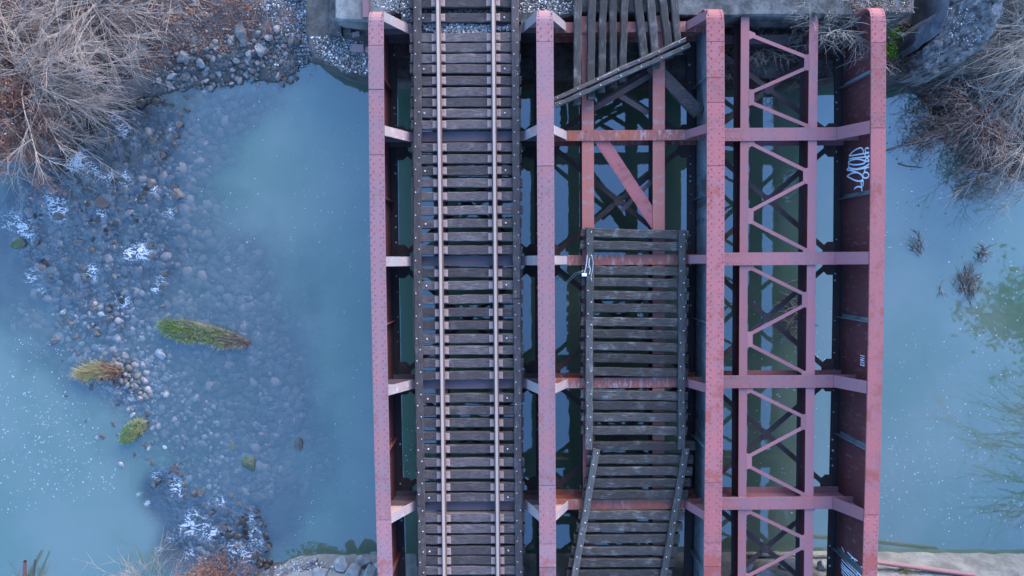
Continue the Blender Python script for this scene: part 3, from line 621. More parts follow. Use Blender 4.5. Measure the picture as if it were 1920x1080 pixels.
# painted bridge number, reading up the web
tc = bpy.data.curves.new('bridge_number', 'FONT'); tc.body = '11613'; tc.size = 0.2; tc.extrude = 0.0; tc.offset = 0.004
to = bpy.data.objects.new('tmp_text', tc); COL.objects.link(to); bpy.context.view_layer.update()
tm = bpy.data.meshes.new_from_object(to.evaluated_get(bpy.context.evaluated_depsgraph_get())); bpy.data.objects.remove(to)
p0 = webpt(1617, 666.5); p1 = webpt(1617, 686); co = np.zeros(len(tm.vertices)*3); tm.vertices.foreach_get('co', co); co = co.reshape(-1, 3)
co -= (co.max(0)+co.min(0))/2; co[:, 0] *= abs(p1.y-p0.y)/(np.ptp(co[:, 0])); co[:, 1] *= 0.24/np.ptp(co[:, 1])
cen = (p0+p1)/2
nw = np.stack([np.full(len(co), cen.x), cen.y-co[:, 0], cen.z+co[:, 1]], -1)-np.array(WL[g4o.name])
tm.vertices.foreach_set('co', nw.ravel()); tm.update(); tm.materials.clear()
link('bridge_number', tm, M['white_paint'], g4o, WL[g4o.name])

# ------------------------------------------------------------------ timber
def timber_mesh(L_, w, h, seed, name='timber'):
    rr = random.Random(seed); n = max(4, int(L_/.35)); ch = .018; V = []
    prof = [(-w/2+ch, 0), (w/2-ch, 0), (w/2, -ch), (w/2, -h+ch), (w/2-ch, -h), (-w/2+ch, -h), (-w/2, -h+ch), (-w/2, -ch)]
    for i in range(n+1):
        x = -L_/2+L_*i/n; jy, jz = rr.uniform(-.008, .008), rr.uniform(-.006, .004)
        for y, z in prof: V.append((x+(rr.uniform(-.02, .02) if i in (0, n) else 0), y+jy+rr.uniform(-.006, .006), z+jz+rr.uniform(-.004, .004)))
    F = [(8*i+j, 8*i+8+j, 8*i+8+(j+1) % 8, 8*i+(j+1) % 8) for i in range(n) for j in range(8)]+[tuple(range(8)), tuple(8*n+j for j in range(8))[::-1]]
    me = bpy.data.meshes.new(name); me.from_pydata(V, [], F); me.update(); return me
# ------------------------------------------------------------------ live track
ZTIE = ZF+.16
track = thing('railway_track', 'single railway track of polished rails on close dark ties between two long guard timbers', 'railway track', (*XY(877, 490, ZTIE), ZF))
tie_y = [-14, 5, 33, 70, 89, 109, 129, 151, 172, 192, 212, 233, 276, 298, 320, 343, 368, 394, 419, 444, 469, 512, 535, 561, 586, 610, 635, 657, 681, 704, 747, 770, 793, 818, 842, 867, 890, 913, 933, 971, 992, 1012, 1033, 1051, 1070, 1090]
xcT = (xz(775, ZTIE)+xz(979, ZTIE))/2; LT = xz(979, ZTIE)-xz(775, ZTIE)
ties = [timber_mesh(LT, .255, .2, s, 'tie') for s in range(6)]
xr1, xr2 = xz(826, ZTIE+.16), xz(928.5, ZTIE+.16)
pm = MB(); pm.box(-.19, .19, -.10, .10, 0, .018); pm.box(-.105, -.085, -.09, .09, .018, .03); pm.box(.085, .105, -.09, .09, .018, .03)
for sx, sy in ((-.13, -.06), (-.13, .06), (.13, -.06), (.13, .06)): pm.box(sx-.017, sx+.017, sy-.017, sy+.017, .018, .035)
pmesh = pm.mesh('tie_plate'); pmesh.materials.append(M['plate'])
bo = MB(); bo.dome(0, 0, 0, .028, .025); bomesh = bo.mesh('bolt'); bomesh.materials.append(M['bolt'])
for i, py in enumerate(tie_y):
    y = XY(877, py, ZTIE)[1]
    t = link('tie', ties[i % 6], M['tie'], track, (xcT+random.uniform(-.03, .03), y, ZTIE), (0, 0, random.uniform(-.006, .006)))
    for xr_ in (xr1, xr2): link('tie_plate', pmesh, None, t, (xr_, y, ZTIE+.003))
    if i % 4 == 2:
        for xb in (xz(799, ZTIE), xz(949, ZTIE)): link('bolt', bomesh, None, t, (xb, y, ZTIE+.002))
prof = [(-.07, 0), (.07, 0), (.07, .014), (.012, .028), (.012, .115), (.038, .125), (.038, .158), (.031, .166), (-.031, .166), (-.038, .158), (-.038, .125), (-.012, .115), (-.012, .028), (-.07, .014)]
for xr_ in (xr1, xr2):
    mb = MB(); n = len(prof); ya, yb = YS, 12.0
    mb.add([(xr_+a, y, ZTIE+.021+c_) for y in (ya, yb) for a, c_ in prof], [(i, (i+1) % n, n+(i+1) % n, n+i) for i in range(n)]+[tuple(range(n))[::-1], tuple(range(n, 2*n))])
    o = part('rail', mb, M['rail_side'], track); o.data.materials.append(M['rail_head'])
    for f in (7, 8, 9, 6, 10): o.data.polygons[f].material_index = 1
def long_timber(parent, name, pa, pb, w, h, z, mat, seed, bolts=.3, zig=.05):
    a = XY(*pa, z); c_ = XY(*pb, z); L_ = math.dist(a, c_); an = math.atan2(c_[1]-a[1], c_[0]-a[0])
    loc = ((a[0]+c_[0])/2, (a[1]+c_[1])/2, z)
    me = timber_mesh(L_, w, h, seed, name); o = link(name, me, mat, parent, loc, (0, 0, an))
    if bolts:
        mb = MB(); k = 0
        for t in np.arange(-L_/2+.12, L_/2-.05, bolts): k += 1; mb.dome(t, zig*(1 if k % 2 else -1), .002, .019, .018)
        bm_ = mb.mesh('bolts'); bm_.materials.append(M['bolt']); bl = bpy.data.objects.new('bolts', bm_); COL.objects.link(bl); bl.parent = o; bl['kind'] = 'stuff'
    return o
ZG = ZTIE+.10
long_timber(track, 'guard_timber', (782, -60), (782.5, 520), .225, .098, ZG, M['guard'], 1, .32)
long_timber(track, 'guard_timber', (782.8, 521), (789, 949), .225, .098, ZG, M['guard'], 2, .32)
long_timber(track, 'guard_timber', (789, 950), (792, 1140), .225, .098, ZG, M['guard'], 3, .3)
long_timber(track, 'guard_timber', (965.5, -60), (967, 130), .215, .098, ZG, M['guard'], 4, .32)
long_timber(track, 'guard_timber', (967, 131), (969.5, 560), .215, .098, ZG, M['guard'], 5, .32)
long_timber(track, 'guard_timber', (969.5, 561), (972.5, 948), .215, .098, ZG, M['guard'], 6, .32)
long_timber(track, 'guard_timber', (972.5, 949), (974, 1140), .215, .098, ZG, M['guard'], 7, .3)

# ------------------------------------------------------------------ abandoned middle deck
ZO = ZS+.20
deck = thing('abandoned_deck', 'weathered grey tie deck without rails sagging on the middle bay stringers', 'timber deck', (*XY(1195, 700, ZS), ZS))
old_y = [(438, 1092, 1289), (461, 1090, 1288), (508, 1090, 1292), (530, 1090, 1292), (554, 1090, 1293), (578, 1090, 1292), (604, 1089, 1291), (627, 1089, 1290), (650, 1089, 1291), (673, 1089, 1292), (698, 1089, 1291),
         (742, 1090, 1290), (761, 1088, 1291), (783, 1089, 1291), (808, 1089, 1290), (837, 1104, 1304), (862, 1100, 1302), (884, 1099, 1299), (906, 1096, 1296), (928, 1090, 1292), (967, 1083, 1286), (990, 1078, 1283), (1011, 1074, 1278), (1034, 1070, 1273), (1056, 1064, 1266), (1077, 1060, 1262), (1100, 1056, 1256)]
otm = [timber_mesh(xz(1291, ZO)-xz(1090, ZO), .245, .2, 40+s, 'tie') for s in range(6)]
for i, (py, xa, xb) in enumerate(old_y):
    x, y = XY((xa+xb)/2, py, ZO); link('tie', otm[i % 6], M['old_tie'], deck, (x, y, ZO+random.uniform(-.015, .005)), (0, 0, random.uniform(-.008, .004)+(-.022 if py < 740 else -.005)+(-.02 if py == 742 else 0)))
ZG2 = ZO+.09
long_timber(deck, 'guard_timber', (1106, 427), (1105.5, 600), .21, .085, ZG2, M['old_guard'], 11, .33, .045)
long_timber(deck, 'guard_timber', (1105.5, 601), (1104, 843), .21, .085, ZG2, M['old_guard'], 12, .33, .045)
long_timber(deck, 'guard_timber', (1280, 432), (1278, 843), .2, .085, ZG2, M['old_guard'], 13, .34, .045)
long_timber(deck, 'guard_timber', (1119.5, 842), (1072, 1110), .2, .085, ZG2+.01, M['old_guard'], 14, .34, .03)
long_timber(deck, 'guard_timber', (1287, 842), (1240, 1110), .2, .085, ZG2+.01, M['old_guard'], 15, .34, .03)
# chips where tie ends have rotted pale
# ------------------------------------------------------------------ loose timbers at the far end
lt = [(1084, 1082, 195, 'leftmost loose grey plank reaching down past the diagonal double board', .22),
      (1110, 1108, 185, 'second loose grey plank from the left, lying over the left middle stringer', .22),
      (1132, 1127, 172, 'third loose grey plank from the left end of the loose row', .21),
      (1149, 1151, 163, 'fourth loose plank from the left, narrow with a rotten dark tip', .2),
      (1172, 1168, 152, 'fifth loose plank from the left with a pale frayed tip', .2),
      (1194, 1210, 118, 'steeply leaning loose plank just right of the gap in the row', .22),
      (1219, 1231, 125, 'loose plank with a white smear at its tip by the dark diagonal beam', .22),
      (1240, 1257, 108, 'second loose plank from the right end of the row', .21),
      (1262, 1274, 100, 'rightmost loose plank, short and dark, near the pale girder web', .2)]
for i, (xa, xb, yb, lab, w) in enumerate(lt):
    ZL = ZF+.19; a = XY(xa-(xb-xa)*.25, -60, ZL); c_ = XY(xb, yb, ZL); L_ = math.dist(a, c_)
    o = link('loose_timber', timber_mesh(L_, w, .17, 60+i, 'loose_timber'), M['old_tie'], None, ((a[0]+c_[0])/2, (a[1]+c_[1])/2, ZL), (0, 0, math.atan2(c_[1]-a[1], c_[0]-a[0])))
    tag(o, lab, 'plank', 'loose timbers at the far end of the middle bay')
dd = thing('double_board', 'long split double board with pale bolts lying diagonally over the loose planks', 'timber', (*XY(1165, 135, ZF+.2), ZF+.2))
for k, off in enumerate((-5.2, 5.2)):
    o = long_timber(dd, 'board', (1040+off*.4, 192+off), (1288+off*.5+k*3, 79+off), .125, .11, ZF+.33+k*.03, M['old_guard'] if k else M['guard'], 80+k, .62, .0)
long_timber(dd, 'splinter', (1120, 148), (1286, 71), .03, .05, ZF+.335, M['split'], 85, 0)
db = flatbar((1222, 122), (1310, 212), .36, .16, ZS-.1, ZS-.1, M['guard'], 'dark_beam', parent=None)
tag(db, 'dark grey heavy beam slanting from the right middle stringer to the pale girder web', 'beam')

# small white box and cable hung on the deck edge
jb = thing('junction_box', 'small bright white box hanging by cables from the left guard timber of the grey deck', 'box', (*XY(1095, 515, ZG2), ZG2-.02))
x, y = XY(1095, 515, ZG2); mb = MB(); mb.box(x-.065, x+.065, y-.045, y+.045, ZG2-.02, ZG2+.08); mb.box(x-.05, x+.05, y-.03, y+.03, ZG2+.081, ZG2+.09); part('casing', mb, M['box_white'], jb)
def cable(pts, r, z, mat, parent, name='cable'):
    P = [(*XY(a, c_, zz), zz) for (a, c_), zz in zip(pts, z)]; mb = MB(); mb.tube(P, r, 5); return part(name, mb, mat, parent)
cable([(1101, 478), (1100, 492), (1098, 503), (1096, 511)], .012, [ZG2+.03]*4, M['cable'], jb)
cable([(1105, 484), (1104, 496), (1107, 505), (1105, 514)], .012, [ZG2+.03]*4, M['cable'], jb)
cable([(1110, 480), (1112, 492), (1111, 506), (1108, 520), (1110, 528)], .006, [ZG2+.03]*5, M['cable'], jb)
cable([(1094, 507), (1078, 512), (1064, 526), (1052, 536)], .008, [ZG2, 2.3, 2.0, 1.9], M['cable'], jb)
cable([(1092, 509), (1080, 515), (1070, 525), (1060, 530)], .008, [ZG2, 2.3, 2.1, 2.0], M['cable'], jb)

# ------------------------------------------------------------------ rocks
def ico():
    t = (1+5**.5)/2; v = [(-1, t, 0), (1, t, 0), (-1, -t, 0), (1, -t, 0), (0, -1, t), (0, 1, t), (0, -1, -t), (0, 1, -t), (t, 0, -1), (t, 0, 1), (-t, 0, -1), (-t, 0, 1)]
    f = [(0, 11, 5), (0, 5, 1), (0, 1, 7), (0, 7, 10), (0, 10, 11), (1, 5, 9), (5, 11, 4), (11, 10, 2), (10, 7, 6), (7, 1, 8), (3, 9, 4), (3, 4, 2), (3, 2, 6), (3, 6, 8), (3, 8, 9), (4, 9, 5), (2, 4, 11), (6, 2, 10), (8, 6, 7), (9, 8, 1)]
    v = [Vector(p).normalized() for p in v]; mid = {}; nf = []
    def m(a, b_):
        k = (min(a, b_), max(a, b_))
        if k not in mid: mid[k] = len(v); v.append(((v[a]+v[b_])/2).normalized())
        return mid[k]
    for a, b_, c_ in f: x, y, z = m(a, b_), m(b_, c_), m(c_, a); nf += [(a, x, z), (b_, y, x), (c_, z, y), (x, y, z)]
    return [tuple(p) for p in v], nf
IV, IF = ico(); IVn = np.array(IV)
def rock_mesh(seed, mat, flat=.55):
    r_ = np.random.default_rng(seed); V = IVn.copy(); k = r_.normal(size=(14, 3)); k /= np.linalg.norm(k, axis=1)[:, None]
    for q in k:  # cut with planes for facets
        d = V @ q; lim = r_.uniform(.38, .8); V -= np.outer(np.clip(d-lim, 0, None), q)
    V *= (1+r_.uniform(-.05, .05, (len(V), 1))); V[:, 2] *= flat; V[:, 1] *= r_.uniform(.6, .95)
    me = bpy.data.meshes.new('rock'); me.from_pydata(V.tolist(), [], IF); me.update(); me.materials.append(mat); return me
RM = {k: [rock_mesh(s+h, M[k]) for s in range(6)] for h, k in ((0, 'rock'), (20, 'rock_pale'), (40, 'rock_wet'), (60, 'rock_moss'))}
def ht(x, y):
    i = np.clip(np.searchsorted(xs, x), 1, len(xs)-1); j = np.clip(np.searchsorted(ys, y), 1, len(ys)-1); return HT[j, i]
def rock(px, py, r, kind, label, group=None, z=None, asp=1.0, cat='rock', rotz=None):
    zz = .0; x, y = XY(px, py, 0.1); s = r/60.0
    if z is None: z = max(float(ht(x, y)), -.12)
    x, y = XY(px, py, z); me = random.choice(RM[kind])
    o = link(cat if cat in ('rock', 'stone') else 'rock', me, None, None, (x, y, z+s*.12), (random.uniform(-.2, .2), random.uniform(-.2, .2), random.uniform(0, 6.28) if rotz is None else rotz))
    o.scale = (s*1.15, s*1.15*asp, s*.9); return tag(o, label, cat, group)
bank = [(489, 91, 18, 'rock_pale', 'tall pale split rock standing at the right end of the bank stones'), (467, 102, 9, 'rock_pale', 'small pale pointed stone just left of the tall split rock'), (455, 66, 24, 'rock', 'large flat grey-green slab with dark spots high on the left bank'),
        (405, 92, 8, 'rock_pale', 'single pale stone among brown leaves above the bank stones'), (345, 108, 19, 'rock', 'broad grey slab at the upper left of the bank stones'), (377, 120, 12, 'rock_pale', 'pale triangular stone in the middle of the bank stones'), (444, 116, 10, 'rock_pale', 'pale upright stone below the flat spotted slab')]
for a, c_, r_, k, l in bank: rock(a, c_, r_, k, l)
bank2 = [(412, 138, 8), (385, 140, 7), (399, 142, 9), (472, 120, 12), (325, 142, 13), (350, 145, 14), (442, 147, 7), (463, 140, 9), (363, 111, 5), (421, 104, 6), (395, 133, 6), (361, 128, 6), (310, 135, 9), (335, 128, 8), (318, 118, 7), (455, 124, 8), (492, 118, 7), (430, 130, 6), (372, 135, 6), (345, 160, 8), (300, 150, 8), (500, 108, 6), (478, 132, 6), (388, 105, 5), (318, 158, 7), (285, 160, 7), (360, 150, 9), (416, 148, 6), (336, 150, 7), (308, 165, 6), (274, 172, 7)]
for a, c_, r_ in bank2: rock(a, c_, r_, random.choice(('rock', 'rock_pale', 'rock')), 'grey angular stone on the waterline of the upper left bank', 'stones along the upper left bank')
uniq = [(107, 635, 17, 'rock', 'round grey boulder barely under water left of the straw tuft'), (302, 665, 15, 'rock_pale', 'pale pinkish flat rock just below the green islet'), (197, 378, 20, 'rock_wet', 'brown wet rock under the fast water near the foam'), (168, 358, 13, 'rock_wet', 'dark small rock touching the brown wet rock in the rapids'),
        (337, 367, 17, 'rock_wet', 'wet rock with a dark edge at the outer side of the rapids'), (112, 408, 17, 'rock_wet', 'dark rock tucked beneath the largest white foam burst'), (436, 836, 16, 'rock_moss', 'oval olive rock beside the mossy green rock'), (561, 832, 19, 'rock_wet', 'long reddish submerged rock farthest right in the shallows'),
        (470, 868, 24, 'rock_moss', 'triangular moss covered rock in the shallows'), (37, 455, 20, 'rock_moss', 'mossy brown rock below the foam at the left edge'), (348, 825, 12, 'rock', 'smooth grey rock between the low green clump and the oval olive rock'), (343, 840, 5, 'rock_pale', 'bright white small stone near the centre of the shallows'),
        (228, 872, 9, 'rock_pale', 'pale rounded stone at the left rim of the shallows'), (365, 925, 14, 'rock_wet', 'brown rock at the head of the lower rapids'), (350, 930, 10, 'rock_wet', 'small wet rock touching the brown rock at the head of the lower rapids'), (467, 955, 12, 'rock', 'grey rock at the right edge of the lower rapids'),
        (340, 215, 8, 'rock_wet', 'dark upright rock at the right rim of the upper rapids'), (350, 183, 8, 'rock', 'small tan rock above the upper rapids rim'), (285, 268, 14, 'rock_wet', 'wet grey rock in the middle of the upper rapids'), (313, 740, 9, 'rock_pale', 'pale stone standing in line below the straw tuft'), (540, 140, 9, 'rock_wet', 'reddish rock pile top just off the white gravel')]
for a, c_, r_, k, l in uniq:
    rock(a, c_, r_, k, l, z=(-.02 if r_ < 12 else -.06), asp=.55 if 'long' in l or 'oval' in l else 1, rotz=1.5 if ('long' in l or 'oval' in l) else None)
for a, c_ in ((528, 158), (536, 150), (548, 136), (555, 145), (545, 152)): rock(a, c_, 7, 'rock_wet', 'small reddish rock of the pile off the white gravel', 'reddish rock pile', z=.05)
# edge rocks that dam the rapids
dam = [(345, 205), (340, 235), (330, 255), (325, 270), (305, 295), (330, 350), (335, 385), (330, 400), (280, 462), (285, 480), (310, 510), (308, 530), (300, 550), (305, 575), (215, 520), (175, 470), (65, 440), (70, 455), (155, 500), (160, 515), (90, 520), (185, 625), (205, 600),
       (435, 930), (450, 945), (480, 960), (490, 985), (495, 1005), (500, 1025), (480, 1040), (445, 975), (400, 965), (385, 945), (380, 925), (340, 890), (345, 905), (330, 880), (300, 905), (285, 870), (430, 1050), (505, 1045), (420, 985)]
for a, c_ in dam: rock(a+random.uniform(-4, 4), c_+random.uniform(-4, 4), random.uniform(6, 11), 'rock_wet', 'dark wet stone edging the rapids', 'wet stones damming the rapids', z=random.uniform(-.05, .03))
# loose shoal stones: some above the surface
for i in range(150):
    t = random.random(); a = np.interp(t, [0, .25, .5, .75, 1], [150, 200, 230, 260, 340])+random.gauss(0, 42); c_ = np.interp(t, [0, .25, .5, .75, 1], [590, 690, 760, 830, 910])+random.gauss(0, 22)
    rock(a, c_, random.uniform(4, 9), random.choice(('rock', 'rock', 'rock_wet', 'rock_wet', 'rock_pale')), 'small grey stone of the shoal between the straw tuft and the lower rapids', 'small shoal stones', z=random.uniform(-.09, .0))

# many submerged stones: one mass
def scatter(name, mat, poly, n, rlo, rhi, zoff, flat=.5, base='bed', jitc=None, seed=0, tris='ico', label=None):
    r_ = np.random.default_rng(seed); P = np.array(poly, float); lo, hi = P.min(0), P.max(0); pts = []
    while len(pts) < n:
        q = r_.uniform(lo, hi, (n*3, 2)); d = inpoly_dist(q[:, 0], q[:, 1], poly); k = d+(fbm(q[:, 0]*.03, q[:, 1]*.03)-.5)*26 > 0; pts += q[k].tolist()
    pts = np.array(pts[:n]); X, Y = PT(pts[:, 0], pts[:, 1], 0.3 if base != 'bed' else 0.0)
    Z = ht(X, Y) if base in ('bed', 'land') else np.full(n, float(base))
    if base not in ('bed', 'land'): X, Y = PT(pts[:, 0], pts[:, 1], float(base))
    if tris == 'ico': BV, BF = IVn, IF
    else:
        BV = np.array([(1, 0, 0), (.3, .9, .1), (-.8, .6, 0), (-.9, -.5, .1), (.2, -1, 0), (.1, .1, .8), (0, 0, -.6)]); BF = [(0, 1, 5), (1, 2, 5), (2, 3, 5), (3, 4, 5), (4, 0, 5), (1, 0, 6), (2, 1, 6), (3, 2, 6), (4, 3, 6), (0, 4, 6)]
    s = rlo+(rhi-rlo)*r_.random(n)**2.2; an = r_.uniform(0, 6.28, n); ca, sa = np.cos(an), np.sin(an); asp = r_.uniform(.55, 1, n)
    V = BV[None]*(1+r_.uniform(-.22, .22, (n, len(BV), 1))); V = V*np.stack([s, s*asp, s*flat], -1)[:, None]
    V = np.stack([V[..., 0]*ca[:, None]-V[..., 1]*sa[:, None], V[..., 0]*sa[:, None]+V[..., 1]*ca[:, None], V[..., 2]], -1)+np.stack([X, Y, Z+zoff], -1)[:, None]
    F = (np.array(BF)[None]+(np.arange(n)*len(BV))[:, None, None]).reshape(-1, 3); V = V.reshape(-1, 3)
    me = bpy.data.meshes.new(name); me.vertices.add(len(V)); me.vertices.foreach_set('co', V.ravel()); me.loops.add(F.size); me.loops.foreach_set('vertex_index', F.ravel().astype(np.int32))
    me.polygons.add(len(F)); me.polygons.foreach_set('loop_start', np.arange(0, F.size, 3)); me.update(calc_edges=True)
    a = me.attributes.new('rnd', 'FLOAT', 'POINT'); a.data.foreach_set('value', np.repeat(r_.random(n), len(BV)).astype(np.float32))
    o = link(name, me, mat); o['kind'] = 'stuff'; o['label'] = label or name.replace('_', ' '); return o
def piece_mat(name, a, c_, d, rough=.9):
    b = NB(name); at_ = b.n('ShaderNodeAttribute', attribute_name='rnd'); c = b.mix(at_.outputs['Fac'], a, c_); c = b.mix(b.ramp(at_.outputs['Fac'], .86, .95), c, d); return b.principled(c, rough)
M['bedstones'] = piece_mat('bed_stones', (0.035, 0.03, 0.026), (0.125, 0.10, 0.082), (0.24, 0.155, 0.125))
M['cobble'] = piece_mat('shoal_cobble', (0.06, 0.052, 0.046), (0.24, 0.205, 0.18), (0.36, 0.25, 0.21), .6)
M['rapid_st'] = piece_mat('rapids_stone', (0.016, 0.014, 0.013), (0.06, 0.048, 0.04), (0.15, 0.105, 0.085), .4)
M['gravel_p'] = piece_mat('gravel_pieces', (0.09, 0.08, 0.075), (0.34, 0.32, 0.31), (0.7, 0.68, 0.65))
M['ballast'] = piece_mat('ballast_pieces', (0.10, 0.095, 0.09), (0.3, 0.29, 0.28), (0.6, 0.58, 0.55))
M['leaf_p'] = piece_mat('leaf_pieces', (0.10, 0.05, 0.04), (0.27, 0.13, 0.085), (0.36, 0.24, 0.17))
M['litter_p'] = piece_mat('dull_leaf_pieces', (0.08, 0.05, 0.04), (0.22, 0.13, 0.09), (0.36, 0.25, 0.18))
shp = [(340, 180), (420, 160), (540, 170), (460, 300), (540, 460), (590, 620), (600, 800), (590, 920), (490, 950), (400, 920), (330, 900), (260, 880), (120, 720), (0, 640), (0, 570), (180, 620), (330, 560), (330, 300)]
scatter('bank_cobbles', M['cobble'], [(300, 130), (340, 95), (480, 60), (560, 60), (570, 110), (540, 160), (330, 175), (250, 180)], 420, .03, .13, .02, base='land', label='grey cobbles scattered over the upper left bank')
scatter('submerged_stones', M['bedstones'], shp, 6500, .035, .21, .0, label='countless brown and grey stones under the shallow water')
scatter('submerged_stones', M['bedstones'], [(90, 590), (260, 560), (420, 640), (620, 700), (620, 900), (420, 960), (330, 900), (230, 860), (120, 700)], 1800, .06, .2, .05, label='larger cobbles under the shallow water')
scatter('shoal_cobbles', M['cobble'], [(90, 590), (200, 560), (300, 620), (330, 700), (400, 760), (440, 860), (400, 960), (320, 920), (235, 860), (150, 740)], 420, .05, .13, .17, label='countless small cobbles breaking the surface on the shoal')
scatter('shoal_cobbles', M['cobble'], [(120, 660), (250, 650), (310, 690), (300, 760), (290, 830), (230, 850), (180, 770)], 380, .04, .13, .19, label='brown rubble heaped around the grass tufts')
scatter('rapids_stones', M['rapid_st'], [(0, 380), (100, 300), (200, 190), (340, 190), (340, 300), (320, 420), (310, 560), (180, 640), (60, 560)], 1300, .05, .2, .09, label='dark stones under the upper rapids')
scatter('rapids_stones', M['rapid_st'], [(290, 880), (380, 900), (500, 960), (505, 1060), (380, 1070), (300, 1000)], 700, .05, .18, .09, label='dark stones under the lower rapids')
scatter('shoal_pebbles', M['bedstones'], [(120, 660), (260, 660), (300, 760), (380, 900), (330, 940), (250, 860), (180, 760)], 700, .03, .08, .10, label='pebbles breaking the surface on the shoal')
scatter('white_gravel', M['gravel_p'], [(495, 20), (520, -20), (612, -20), (612, 60), (585, 100), (570, 130), (540, 140), (505, 125), (515, 90), (540, 60)], 3800, .018, .05, .012, base='land', tris='lo', label='white gravel spilling down the bank to the water')
scatter('white_gravel', M['gravel_p'], [(440, 60), (520, -20), (625, -20), (622, 80), (600, 125), (560, 150), (500, 150), (480, 110)], 900, .015, .035, .012, base='land', tris='lo', label='scattered white gravel around the main spill')
scatter('ledge_gravel', M['gravel_p'], [(585, 70), (640, 68), (700, 80), (700, 140), (640, 128), (600, 110)], 1100, .015, .05, .01, base=NB_H, tris='lo', label='pale gravel on the left part of the abutment ledge')
scatter('ledge_gravel', M['ballast'], [(1655, 55), (1730, 50), (1730, 135), (1655, 138)], 350, .02, .045, .01, base=NB_H, tris='lo', label='sparse stones on the right part of the abutment ledge')
scatter('wing_pebbles', M['gravel_p'], [(1775, 10), (1835, 10), (1848, 60), (1820, 92), (1780, 80), (1775, 50)], 220, .012, .035, .0, base=2.36, tris='lo', label='pale pebbles set in the broken concrete wing')
scatter('leaf_litter', M['litter_p'], [(1560, -60), (1716, -60), (1712, 26), (1600, 26)], 900, .02, .045, .02, .35, base=2.5, tris='lo', label='dirt and litter on the back wall top')
scatter('track_ballast', M['ballast'], [(790, 44), (968, 44), (968, 62), (790, 62)], 900, .02, .045, .0, base=ZTIE-.09, tris='lo', label='grey ballast between the ties at the abutment')
scatter('track_ballast', M['ballast'], [(700, -60), (1095, -60), (1085, 20), (975, 26), (975, 44), (790, 44), (700, 10)], 3500, .02, .05, .03, base=2.36, tris='lo', label='grey ballast around the track behind the abutment')
scatter('leaf_litter', M['leaf_p'], [(0, -20), (460, -20), (500, 40), (440, 110), (330, 130), (200, 160), (120, 270), (0, 290)], 6500, .025, .06, .03, .35, base='land', tris='lo', label='brown leaf litter on the upper left bank')
scatter('leaf_litter', M['litter_p'], [(1780, -20), (1940, -20), (1940, 330), (1840, 310), (1770, 230), (1720, 170), (1740, 145), (1860, 120)], 5000, .025, .06, .03, .35, base='land', tris='lo', label='brown leaf litter on the upper right bank')
scatter('leaf_litter', M['leaf_p'], [(370, 1052), (450, 1046), (480, 1100), (300, 1110)], 600, .025, .06, .1, .35, base='land', tris='lo', label='orange leaf litter at the lower bank')
scatter('face_rubble', M['gravel_p'], [(515, 1062), (560, 1046), (600, 1056), (640, 1075), (620, 1095), (530, 1095)], 700, .02, .05, .0, base=.62, tris='lo', label='pale rubble on the lower left abutment')
ORD = ['first', 'second', 'third', 'fourth', 'fifth', 'sixth', 'seventh', 'eighth', 'ninth', 'tenth']
_bl = [(560, 1072, 22, .5), (600, 1076, 20, .7), (530, 1075, 15, .2), (640, 1058, 22, .6), (680, 1052, 18, .55), (660, 1075, 25, .9), (695, 1072, 20, .9), (500, 1070, 14, .0), (590, 1052, 16, .45), (720, 1065, 22, .7), (1400, 1060, 20, .9), (1480, 1055, 24, .7), (1540, 1060, 18, .8), (1440, 1075, 22, 1.1)]
for i, (a, c_, r_, z) in enumerate(sorted(_bl)):
    lab = (ORD[i]+' pale rough block from the left on the lower left abutment') if i < 10 else (ORD[i-10]+' pale rough block from the left at the foot of the open right bay')
    rock(a, c_, r_, 'rock_pale', lab, 'rough blocks of the lower abutment', z=z, cat='stone')

# river foam specks: flat flecks floating on the water
def specks(name, polys, label):
    r_ = np.random.default_rng(5); V = []; F = []
    for poly, n, rlo, rhi in polys:
        P = np.array(poly, float); q = r_.uniform(P.min(0), P.max(0), (n*4, 2)); q = q[(inpoly_dist(q[:, 0], q[:, 1], poly)+(fbm(q[:, 0]*.02, q[:, 1]*.02)-.5)*90) > 0][:n]
        for a, c_ in q:
            x, y = XY(a, c_, 0.006); s = rlo*.85+(rhi-rlo)*.8*r_.random()**2; an = r_.uniform(0, 6.28); m = 7; k = len(V)
            for sgn, zz in ((1, .007), (1, .0005)):
                for t in range(m):
                    th = t*2*math.pi/m; rr_ = s*(.75+.5*vnoise(np.array([x*9+t*3.]), np.array([y*7.]))[0]); ex, ey = rr_*math.cos(th)*1.25, rr_*math.sin(th)*.8
                    V.append((x+ex*math.cos(an)-ey*math.sin(an), y+ex*math.sin(an)+ey*math.cos(an), zz))
            F.append(tuple(range(k, k+m))); F += [(k+t, k+m+t, k+m+(t+1) % m, k+(t+1) % m) for t in range(m)]
    me = bpy.data.meshes.new(name); me.from_pydata(V, [], F); me.update(); o = link(name, me, M['foam_speck']); o['kind'] = 'stuff'; o['label'] = label
specks('foam_flecks', [([(0, 620), (110, 640), (170, 760), (230, 900), (160, 960), (0, 980)], 330, .009, .026), ([(60, 700), (170, 770), (220, 880), (130, 940), (40, 860)], 90, .012, .03), ([(560, 200), (700, 250), (705, 1010), (540, 1030), (560, 900), (620, 700)], 140, .009, .022),
                       ([(300, 170), (700, 180), (690, 480), (420, 480)], 60, .012, .024), ([(1660, 640), (1920, 480), (1920, 1030), (1650, 1035)], 330, .009, .026), ([(1660, 780), (1800, 740), (1920, 850), (1920, 1000), (1650, 1000)], 120, .01, .028),
                       ([(1655, 320), (1880, 330), (1900, 500), (1660, 480)], 45, .014, .034), ([(1360, 560), (1565, 560), (1565, 1010), (1360, 1010)], 130, .012, .03), ([(750, 700), (775, 700), (775, 900), (750, 900)], 14, .01, .025)], 'white foam flecks drifting on the river')

